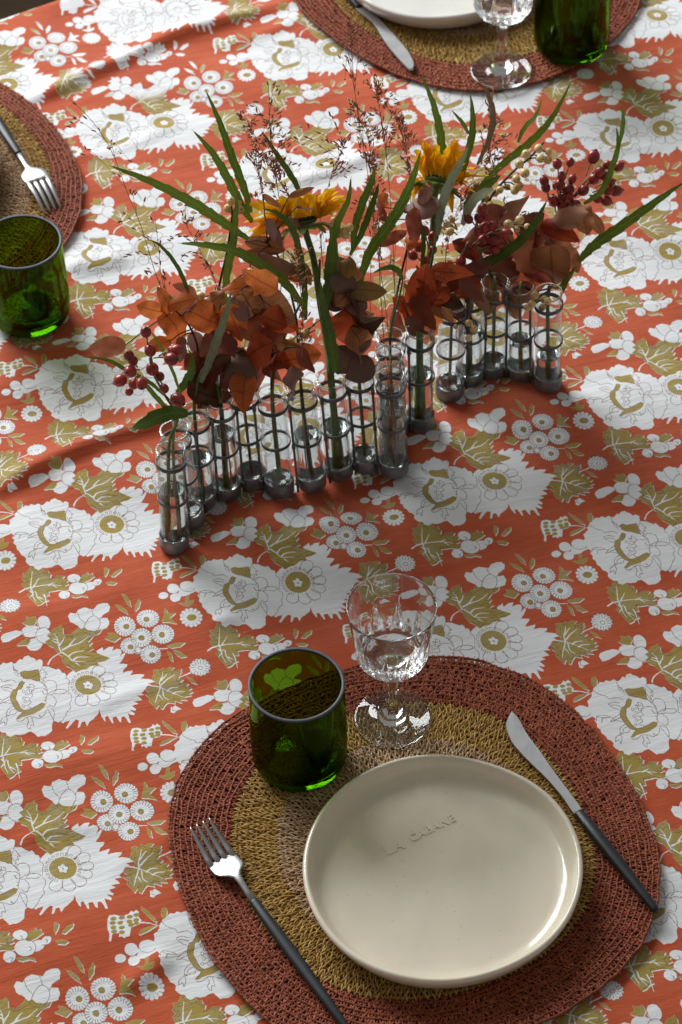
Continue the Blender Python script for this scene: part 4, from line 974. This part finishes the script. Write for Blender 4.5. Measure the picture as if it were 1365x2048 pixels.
euc('branch of bright orange rust leaves at the left end, behind the front rosehips', 2, [(392,770),(396,700),(378,650),(345,615)],
    [(300,618,62,165,'o'),(342,655,92,-62,'o'),(355,610,85,200,'o',.45),(395,618,88,15,'o',.5),(420,640,95,-25,'o'),(330,600,70,120,'o',.5),(215,695,85,188,'o',.5),(318,690,60,200,'o'),(393,690,62,-70,'v'),(362,700,60,-95,'v',.6),(430,600,60,40,'t'),(372,585,70,150,'o',.4),(450,650,70,-50,'r'),(400,735,75,-100,'m'),(412,790,90,-20,'d',.75),(425,745,95,-120,'m',.8)], .18)
euc('branch of dark rust leaves hanging over the tubes on the left of the centre', 4, [(490,720),(470,690),(455,640)],
    [(446,762,105,-100,'m',.8),(475,735,105,-30,'d',.75),(505,745,95,-75,'r',.8),(490,785,95,-95,'o',.7),(470,720,70,60,'t'),(497,735,55,20,'y',.4),(473,740,45,100,'y',.35),(440,700,85,-110,'m',.8),(545,722,88,-10,'r',.7),(560,735,70,-80,'r',.6),(582,770,75,-82,'v',.4),(425,720,80,-150,'d',.8),(520,700,70,30,'r',.7)], .1)
euc('branch of tan and orange leaves behind the middle tubes', 5, [(545,700),(536,640),(520,590),(500,570)],
    [(487,575,105,188,'o',.5),(520,560,95,150,'o',.6),(545,615,130,-35,'t',.62),(488,600,75,200,'r'),(470,645,92,-70,'o',.55),(505,650,75,85,'o',.8),(455,628,70,-120,'o'),(505,620,105,-60,'t',.5),(560,645,90,-20,'r',.5),(575,690,85,-15,'t',.35),(603,715,92,12,'o',.75),(615,720,70,-60,'r',.6),(480,620,60,130,'v'),(540,670,70,200,'r',.6)], .18)
euc('branch of brown leaves in front of the left sunflower', 6, [(598,710),(590,620),(560,520),(530,480)],
    [(531,492,95,-12,'t',.46),(560,525,105,-20,'t',.40),(592,545,80,-10,'t',.5),(549,466,72,-58,'v',.36),(596,452,62,-35,'v',.36),(604,384,62,20,'t',.3),(545,402,52,-35,'t',.3),(612,417,44,-5,'v',.25),(520,505,60,170,'t',.5),(615,548,55,-70,'t',.5)], .3)
euc('drooping branch of dark brown round leaves right of the centre', 8, [(718,690),(716,620),(704,545)],
    [(696,535,52,80,'y',.9),(700,562,60,-80,'t',.8),(738,580,84,-5,'y',.62),(684,568,60,150,'d',.9),(715,610,50,-85,'v',.85),(690,590,66,-130,'t',.9),(712,628,86,-70,'d',.95),(700,650,90,-100,'r',.9),(726,640,62,30,'t',.6),(700,690,80,-90,'t',.85),(722,690,62,35,'v',.5),(690,722,70,-120,'d',.9),(718,738,75,-150,'d',.9),(680,540,70,120,'t',.8),(676,600,70,-150,'d',.8)], .1)
euc('branch of dark red leaves falling over the tubes right of the centre', 12, [(842,630),(842,580),(848,540)],
    [(846,575,110,80,'r',.55),(830,600,75,110,'r',.65),(806,612,62,140,'r',.75),(793,650,60,-100,'r',.55),(826,640,80,-110,'m',.75),(850,625,95,-60,'r',.6),(868,595,95,60,'r',.5),(885,570,105,20,'m',.55),(880,620,80,-40,'t',.6),(860,660,70,-100,'o',.6),(905,545,100,-5,'r',.5),(945,580,80,-45,'m',.45),(900,600,70,-25,'d',.6),(838,560,70,100,'r',.6)], .15)
euc('branch of thin bright red ribbon leaves near the right sunflower', 11, [(800,560),(822,470),(828,425)],
    [(764,418,62,110,'r',.35),(768,400,36,60,'o',.5),(785,478,72,-150,'r',.42),(832,450,80,-88,'r',.5),(826,478,60,-110,'o',.55),(848,415,80,10,'v',.75),(822,420,52,170,'m',.55),(852,395,50,80,'v',.6)], .35)
euc('large branch of maroon and rust leaves above the tubes at the right', 15, [(1000,560),(1020,520),(1060,490),(1120,450)],
    [(1045,565,120,5,'r',.75),(1050,590,75,-20,'t',.75),(1000,535,95,160,'m',.7),(1090,500,100,-70,'o',.7),(1080,470,95,25,'r',.6),(1120,465,100,-25,'r',.5),(1140,440,90,20,'t',.5),(1165,440,75,-70,'t',.75),(1195,450,60,-60,'t',.45),(1105,530,90,-85,'t',.65),(1145,520,65,-65,'t',.6),(1025,425,110,45,'t',.38),(985,430,75,20,'m',.7),(960,470,90,-160,'r',.7),(1060,445,80,35,'m',.6),(1075,540,95,-40,'r',.6),(1025,610,70,-65,'t',.5),(980,605,70,-110,'d',.6),(950,560,80,190,'m',.6),(935,500,80,150,'m',.6),(1010,480,90,100,'r',.6),(1120,500,80,-50,'t',.7),(1060,515,85,-15,'o',.65)], .2)
euc('short branch of brown leaves over the right hand tubes', 13, [(908,590),(935,560)],
    [(925,575,85,-160,'r',.6),(960,598,85,-55,'t',.4),(985,585,75,-85,'t',.5),(915,625,80,-25,'m',.45),(900,560,70,160,'o',.6),(950,540,85,20,'m',.6),(930,600,70,-70,'d',.5)], .12)

# ---- sunflowers
def sunflower(label, i, stem, c_px, lean, nrm, petals, R=.0135, dyo=0.):
    root = root_at('sunflower', label, 'flower', i, 'small sunflowers')
    y0 = TB[i][0][1]+dyo; c = PL(*c_px, y0, lean); nrm = np.array(nrm, float); nrm /= np.linalg.norm(nrm)
    mb = MB(); P = stem_pts(i, stem, lean)+[c-nrm*.012, c-nrm*.004]; tube(mb, P, .0030, .0024, 10, n=34); mb.obj('stem', M_STEMG, root)
    M_ = axisM(c, c+nrm); db = MB(); lathe(db, [(0, -.0005), (.006, -.0004), (.0095, .0), (.0108, .0010), (.0105, .002), (.008, .0038), (.004, .0032), (0, .0030)], 28, M_); db.obj('disc', M_DISC, root)
    kb = MB(); lathe(kb, [(0, -.0075), (.0035, -.0065), (.0075, -.0040), (.0105, -.0012), (.0112, .0002), (.009, .0), (0, -.0012)], 24, M_); kb.obj('calyx', M_STEMG, root)
    petals = list(petals)+[(x+rng.normal(0, 9), y+rng.normal(4, 9), w*.85) for x, y, w in petals]
    for (x, y, w) in petals:
        tip = PL(x, y, y0+.004, lean); d = tip-c; dn = d-(d@nrm)*nrm; dn /= np.linalg.norm(dn)+1e-9
        base = c+dn*.0105+nrm*.0005; Lp = np.linalg.norm(tip-base)
        if Lp < .012: tip = base+dn*.012+nrm*.014
        mid = (base+tip)/2+nrm*.003
        pb = MB(); strip(pb, [base, mid, tip], w*1.05*.000377/2, nrm+.4*VIEW(c)+rng.normal(0, .3, 3), n=16, prof=petalp, fold=.3, curl=.15, twist=rng.normal(0, .7), wave=.5); pb.obj('petal', M_PETAL, root)
    for k in range(18):                                              # short inner petals hiding the disc
        a = k/18*6.283+rng.normal(0, .1); x = np.cross(nrm, [1, 0, 0]); x /= np.linalg.norm(x); y = np.cross(nrm, x); d = x*math.cos(a)+y*math.sin(a)
        b0 = c+d*.008+nrm*.001; tp = b0+d*rng.uniform(-.006, .006)+nrm*rng.uniform(.012, .019)
        pb = MB(); strip(pb, [b0, (b0+tp)/2+d*.003, tp], .0042*rng.uniform(.8, 1.2), d+rng.normal(0, .2, 3), n=10, prof=petalp, fold=.25, wave=.5, twist=rng.normal(0, .5)); pb.obj('petal', M_PETAL, root)
    for k in range(15):
        a = k/15*6.283+.1; x = np.cross(nrm, [1, 0, 0]); x /= np.linalg.norm(x); y = np.cross(nrm, x); d = x*math.cos(a)+y*math.sin(a)
        sb = MB(); b0 = c+d*.009-nrm*.004; strip(sb, [b0, b0+d*.008-nrm*.001, b0+d*.014-nrm*.005*(1+rng.normal(0, .4))], .0034, -nrm+d*.3, n=8, prof=petalp, fold=.1); sb.obj('sepal', M_DGRN, root)
    return root
sunflower('left sunflower with ragged yellow petals among brown leaves', 7, [(655,690),(640,600),(628,520)], (608,440), .30, (-.15, .55, .80),
    [(500,408,22),(490,468,24),(497,432,26),(515,455,22),(545,402,24),(535,425,24),(562,392,26),(590,385,30),(612,388,28),(630,392,26),(655,378,22),(670,374,18),(688,392,22),(680,412,26),(662,440,26),(640,450,24),(600,455,22),(575,400,26),(525,470,20),(650,405,26),(600,415,24)])
sunflower('right sunflower seen from behind, its petals turned away from the camera', 12, [(848,610),(860,510),(868,440)], (876,362), .48, (.22, .75, .55),
    [(830,300,24),(845,278,26),(858,288,24),(836,330,22),(815,362,20),(822,395,18),(900,288,24),(912,282,22),(926,300,20),(935,325,20),(950,345,22),(970,350,16),(876,290,26),(890,305,24),(905,425,14),(862,420,18),(940,370,18)], dyo=.0)

# ---- rosehips and yellow berries
def berries(name, label, cat, i, stem, items, lean, mt, smat, group, hip=True, dy0=0., dx=0.):
    root = root_at(name, label, cat, i, group); y0 = TB[i][0][1]+dy0
    mb = MB(); P = tube(mb, stem_pts(i, stem, lean, dx, 0., True, dy0), .0013, .0008, 6, n=34)
    for it in items:
        x, y, r = it[:3]; jx = it[3] if len(it) > 3 else None
        c = PL(x, y, y0+rng.normal(-.003, .004), lean); rad = r*.000377*rng.uniform(.86, 1.12)
        j = PL(*jx, y0, lean) if jx else P[8+np.argmin(np.linalg.norm(P[8:]-c, axis=1)+np.linalg.norm(P[8:]-c, axis=1)*(P[8:, 2] > c[2])*.6)]
        d = c-j; Ld = np.linalg.norm(d); dn = d/(Ld+1e-9)
        bb = MB(); ball(bb, c, rad, 3, dn, 1.18 if hip else 1.0)
        tipd = dn if hip else (dn+VIEW(c)*.8)/np.linalg.norm(dn+VIEW(c)*.8)
        k = 1.18 if hip else 1.0
        ball(bb, c+tipd*rad*k*.97, rad*(.26 if hip else .17), 1, tipd, .9, mi=1)
        tube(mb, [j, j+d*.45+np.array([0, 0, .0015]), c-dn*rad*.9], .00062, .00068, 5, n=7)
        bb.obj('rosehip' if hip else 'berry', mt, root, mats=[M_TIP])
    mb.obj('stem', smat, root); return root
berries('rosehip_branch', 'rosehip branch at the left end with about sixteen round red hips', 'rosehips', 0, [(350,830),(330,790),(306,745),(300,715)],
    [(292,664,12,(296,690)),(301,701,11,(305,725)),(258,711,10,(270,735)),(266,721,10,(275,735)),(353,700,12,(318,712)),(343,718,13,(308,716)),(305,738,13,(303,725)),(261,743,12,(280,740)),(320,753,11,(312,735)),(268,768,10,(275,750)),(284,767,11,(285,750)),(241,761,13,(268,748)),(259,783,10,(270,760)),(329,777,10,(320,762)),(356,800,14,(342,790)),(345,700,9,(318,712))], .12, M_HIP, M_STEMO, 'rosehip branches', dx=.003)
berries('rosehip_branch', 'rosehip branch in the middle with dark red hips hanging over maroon leaves', 'rosehips', 13, [(908,590),(900,560),(918,520),(945,470),(960,425)],
    [(849,462,11,(858,500)),(867,474,12,(862,500)),(838,494,11,(850,520)),(866,500,11,(860,520)),(826,511,11,(845,525)),(852,522,11,(862,540)),(896,530,11,(915,525)),(922,523,11,(925,510)),(955,540,12,(930,535)),(918,555,10,(920,535)),(905,562,10,(905,545)),(937,438,10,(950,450)),(958,435,10,(955,450)),(966,418,12,(955,440)),(972,433,9,(958,445)),(955,464,11,(945,480)),(970,455,13,(950,470)),(985,452,11,(960,468)),(968,480,13,(945,490)),(990,478,14,(950,490)),(978,496,14,(950,500)),(1000,490,11,(955,500)),(940,490,9,(935,495)),(1012,468,12,(975,470)),(990,500,11,(960,505))], .3, M_HIP, M_STEMO, 'rosehip branches', dy0=-.012)
berries('rosehip_branch', 'rosehip branch at the right end with long red hips and green buds', 'rosehips', 16, [(1055,570),(1085,500),(1115,450),(1150,390),(1190,340)],
    [(1115,328,12,(1118,360)),(1141,325,11,(1130,360)),(1089,362,11,(1098,400)),(1092,375,10,(1100,405)),(1124,353,11,(1122,390)),(1120,370,11,(1120,400)),(1145,358,11,(1130,390)),(1112,372,9,(1118,395)),(1137,380,12,(1128,400)),(1130,395,12,(1122,415)),(1128,412,13,(1120,425)),(1167,381,12,(1150,395)),(1152,410,12,(1140,412)),(1187,314,14,(1172,352)),(1215,330,11,(1180,362)),(1238,333,11,(1188,365)),(1200,343,12,(1175,365)),(1210,352,11,(1175,370)),(1188,358,12,(1172,372)),(1222,364,10,(1190,375)),(1217,380,12,(1185,385)),(1233,382,12,(1190,388)),(1213,402,11,(1180,392)),(1195,398,10,(1178,390)),(1108,402,11,(1112,425)),(1140,395,10,(1135,410))], .42, M_HIP, M_STEMO, 'rosehip branches')
berries('berry_branch', 'yellow berry branch reaching up to the right above the rosehips', 'berries', 14, [(948,560),(960,480),(980,400),(1020,350),(1060,315),(1088,285)],
    [(1078,297,9),(1097,303,9),(1082,317,10),(1096,320,9),(1053,308,9),(1056,317,8),(1039,328,10),(1050,346,11),(1033,358,10),(1038,372,11),(1030,381,10),(1015,374,8),(1000,380,9),(990,385,9),(970,396,9),(980,410,9),(960,420,8)], .38, M_ILEX, M_STEMB, 'yellow berry branches', False, -.004)
berries('berry_branch', 'yellow berries in the middle of the right bouquet, over the dark leaves', 'berries', 15, [(985,560),(960,500),(975,470),(1015,455)],
    [(1017,449,10),(1040,440,10),(1034,459,8),(1055,453,8),(894,449,9,(915,460)),(900,463,10,(915,470)),(905,440,8,(915,460))], .3, M_ILEX, M_STEMO, 'yellow berry branches', False, -.03)
berries('berry_branch', 'yellow berries hanging in front of the last tubes on the right', 'berries', 17, [(1100,578),(1085,580)],
    [(1070,591,9),(1089,599,10),(1096,602,8),(1085,615,9),(1064,608,9),(1055,615,8)], .05, M_ILEX, M_STEMB, 'yellow berry branches', False, -.016)
berries('berry_branch', 'three yellow berries dangling low in front of the right hand tubes', 'berries', 13, [(900,625),(930,650)],
    [(938,646,8),(948,658,9),(938,676,9),(912,653,6)], .0, M_ILEX, M_STEMB, 'yellow berry branches', False, -.016)
berries('berry_branch', 'yellow berry branch behind the long green leaves left of the sunflower', 'berries', 3, [(440,700),(435,600),(455,500),(465,430)],
    [(457,417,10),(463,402,10),(477,405,9),(480,420,10),(450,600,9),(432,598,9),(428,610,9),(402,592,10),(390,608,9),(440,612,9),(500,545,9,(470,560)),(540,548,8,(500,560))], .34, M_ILEX, M_STEMB, 'yellow berry branches', False, .012)
berries('berry_branch', 'pale yellow berries between the sunflower and the upright green leaves', 'berries', 7, [(665,690),(655,600),(668,480)],
    [(664,453,9),(678,468,10),(692,470,10),(685,460,8),(668,440,7),(610,668,11,(640,640)),(580,682,11,(630,650)),(590,690,9,(630,660)),(700,455,8)], .25, M_ILEX, M_STEMO, 'yellow berry branches', False, .004)

# ---- airy grass panicles
def panicle(label, i, stem, tips, lean, nseed=7, dx=0., r=.00045, fill_=0, dyo=0.):
    root = root_at('grass_stem', label, 'grass', i, 'airy grass stems'); y0 = TB[i][0][1]
    mb = MB(); P = tube(mb, stem_pts(i, stem, lean, dx, 0, True, dyo), r, r*.45, 5, n=40); sb = MB()
    br = [(t, None) for t in tips]
    for k in range(fill_):
        j = rng.integers(18, 39); q = proj(P[j]); br.append(((q[0]+rng.normal(0, 16), q[1]-rng.uniform(14, 50)), j))
    def seeds(Q):
        for t in np.linspace(.25, 1, nseed):
            a = Q[min(len(Q)-1, int(t*(len(Q)-1)))]+rng.normal(0, .0011, 3); d = Q[-1]-Q[0]; d = d/np.linalg.norm(d)+rng.normal(0, .35, 3); d /= np.linalg.norm(d)
            ball(sb, a, .00066*rng.uniform(.7, 1.25), 1, d, 3.6)
    for (tp, j) in br:
        end = PL(tp[0], tp[1], y0+dyo+rng.normal(0, .006), lean)
        if j is None:
            cand = P[12:]; dd = np.linalg.norm(cand-end, axis=1); good = cand[:, 2] < end[2]-.3*np.abs(cand[:, 0]-end[0]); dd = np.where(good, dd, 9)
            j = 12+int(np.argmin(dd)) if good.any() else 25
        st = P[j]; mid = (st+end)/2+(P[min(39, j+3)]-P[j])*.6
        Q = tube(mb, [st, mid, end], r*.5, r*.3, 4, n=12); seeds(Q)
    seeds(P[26:])
    mb.obj('stem', M_GRASS, root); s = sb.obj('seed_heads', M_SEED, root); s['kind'] = 'stuff'; return root
panicle('sparse airy grass stem leaning far left over the white printed flowers', 3, [(425,740),(370,680),(333,601),(309,539),(285,459),(258,392),(220,295),(172,228),(118,181)], [(138,255),(150,322),(258,319),(285,397),(238,449)], .35, 6, r=.0004)
panicle('sparse grass stem at the left beside the orange leaves', 2, [(392,760),(375,690),(350,620),(325,560),(318,500),(311,437)], [(247,510),(290,545),(280,480),(335,560)], .25, 6, r=.0004)
panicle('dense reddish grass stem left of the left sunflower', 5, [(548,700),(560,600),(568,480),(556,380),(542,280),(537,168)], [(485,225),(500,260),(565,235),(575,300),(520,300),(560,340),(590,300),(530,340)], .4, 8, fill_=6, dx=.002)
panicle('dense reddish grass stem behind the left sunflower', 6, [(604,700),(606,600),(596,480),(580,400),(540,330),(487,225)], [(575,260),(610,290),(600,330),(560,360),(540,380),(515,330),(500,290)], .42, 8, fill_=5, dx=-.002)
panicle('grass stem with spreading side stalks above the left sunflower', 7, [(668,690),(650,560),(640,450),(655,380),(670,330),(690,290)], [(565,275),(600,250),(645,280),(660,300),(700,330),(720,340),(690,350),(640,330),(700,270),(660,225)], .42, 6, fill_=6, dx=.003)
panicle('tallest thin grass stem rising to the knife on the far placemat', 9, [(780,700),(770,600),(752,480),(735,340),(712,200),(698,25)], [(680,118),(712,85),(740,95),(735,150),(690,160),(700,250),(745,255)], .5, 7, fill_=4)
panicle('reddish grass stem right of the centre with drooping seed heads', 10, [(785,690),(790,600),(786,480),(778,360),(765,250),(752,180)], [(800,210),(812,235),(785,190),(825,265),(770,290),(810,300),(738,240)], .5, 7, fill_=10)
panicle('thin grass stem between the centre leaves and the red ribbon leaves', 9, [(788,720),(745,640),(742,540),(748,430),(740,330)], [(720,300),(755,290),(770,380),(700,420),(760,470)], .35, 6, fill_=6, dx=.002)
panicle('bundle of fine brown grass between the right sunflower and the rosehips', 13, [(906,600),(890,540),(905,450),(925,400),(960,330),(985,250)], [(975,200),(1000,245),(1010,290),(1030,270),(1000,330),(990,350),(1020,310),(940,400),(960,380)], .42, 8, fill_=12, dyo=-.008)
panicle('short fine grass stem hanging among the maroon leaves', 12, [(846,640),(870,590),(900,560)], [(940,590),(930,545),(860,540),(890,600)], .15, 5, fill_=8, dyo=-.01)
panicle('fine grass stem in front of the stem of the left sunflower', 6, [(604,720),(606,640),(600,570),(590,520)], [(575,500),(620,500),(600,480),(585,560),(625,560)], .15, 6, fill_=12, dyo=-.012)
panicle('grass stem poking out right of the yellow berries', 16, [(1052,560),(1040,480),(1020,420)], [(1012,400),(1060,430),(1080,470),(1003,450)], .3, 6, fill_=5)
panicle('grass stem with reddish seeds leaning left behind the left sunflower', 4, [(488,700),(520,560),(530,450),(520,360),(500,270)], [(505,235),(535,290),(490,320),(545,330),(520,300)], .42, 8, fill_=9)
panicle('grass stem with reddish seeds rising between the two sunflowers', 9, [(770,700),(760,560),(755,430),(745,330),(728,230)], [(700,200),(735,260),(760,280),(715,270),(770,340)], .48, 8, fill_=10, dx=-.003)
panicle('arching reddish grass stem left of the right sunflower', 11, [(800,640),(815,500),(822,380),(812,300),(790,230)], [(770,210),(810,250),(825,280),(780,270),(800,320)], .5, 8, fill_=9)
panicle('grass stem with reddish seeds standing beside the dry curled leaf on the right', 14, [(960,560),(975,450),(985,360),(990,290),(978,215)], [(1005,250),(965,260),(1010,320),(985,230),(1020,290)], .5, 8, fill_=9)
panicle('thin grass stem over the orange leaves at the left', 3, [(440,740),(445,640),(430,560),(400,500),(372,450)], [(340,480),(390,430),(360,520),(410,470)], .3, 7, fill_=5, dx=.003)
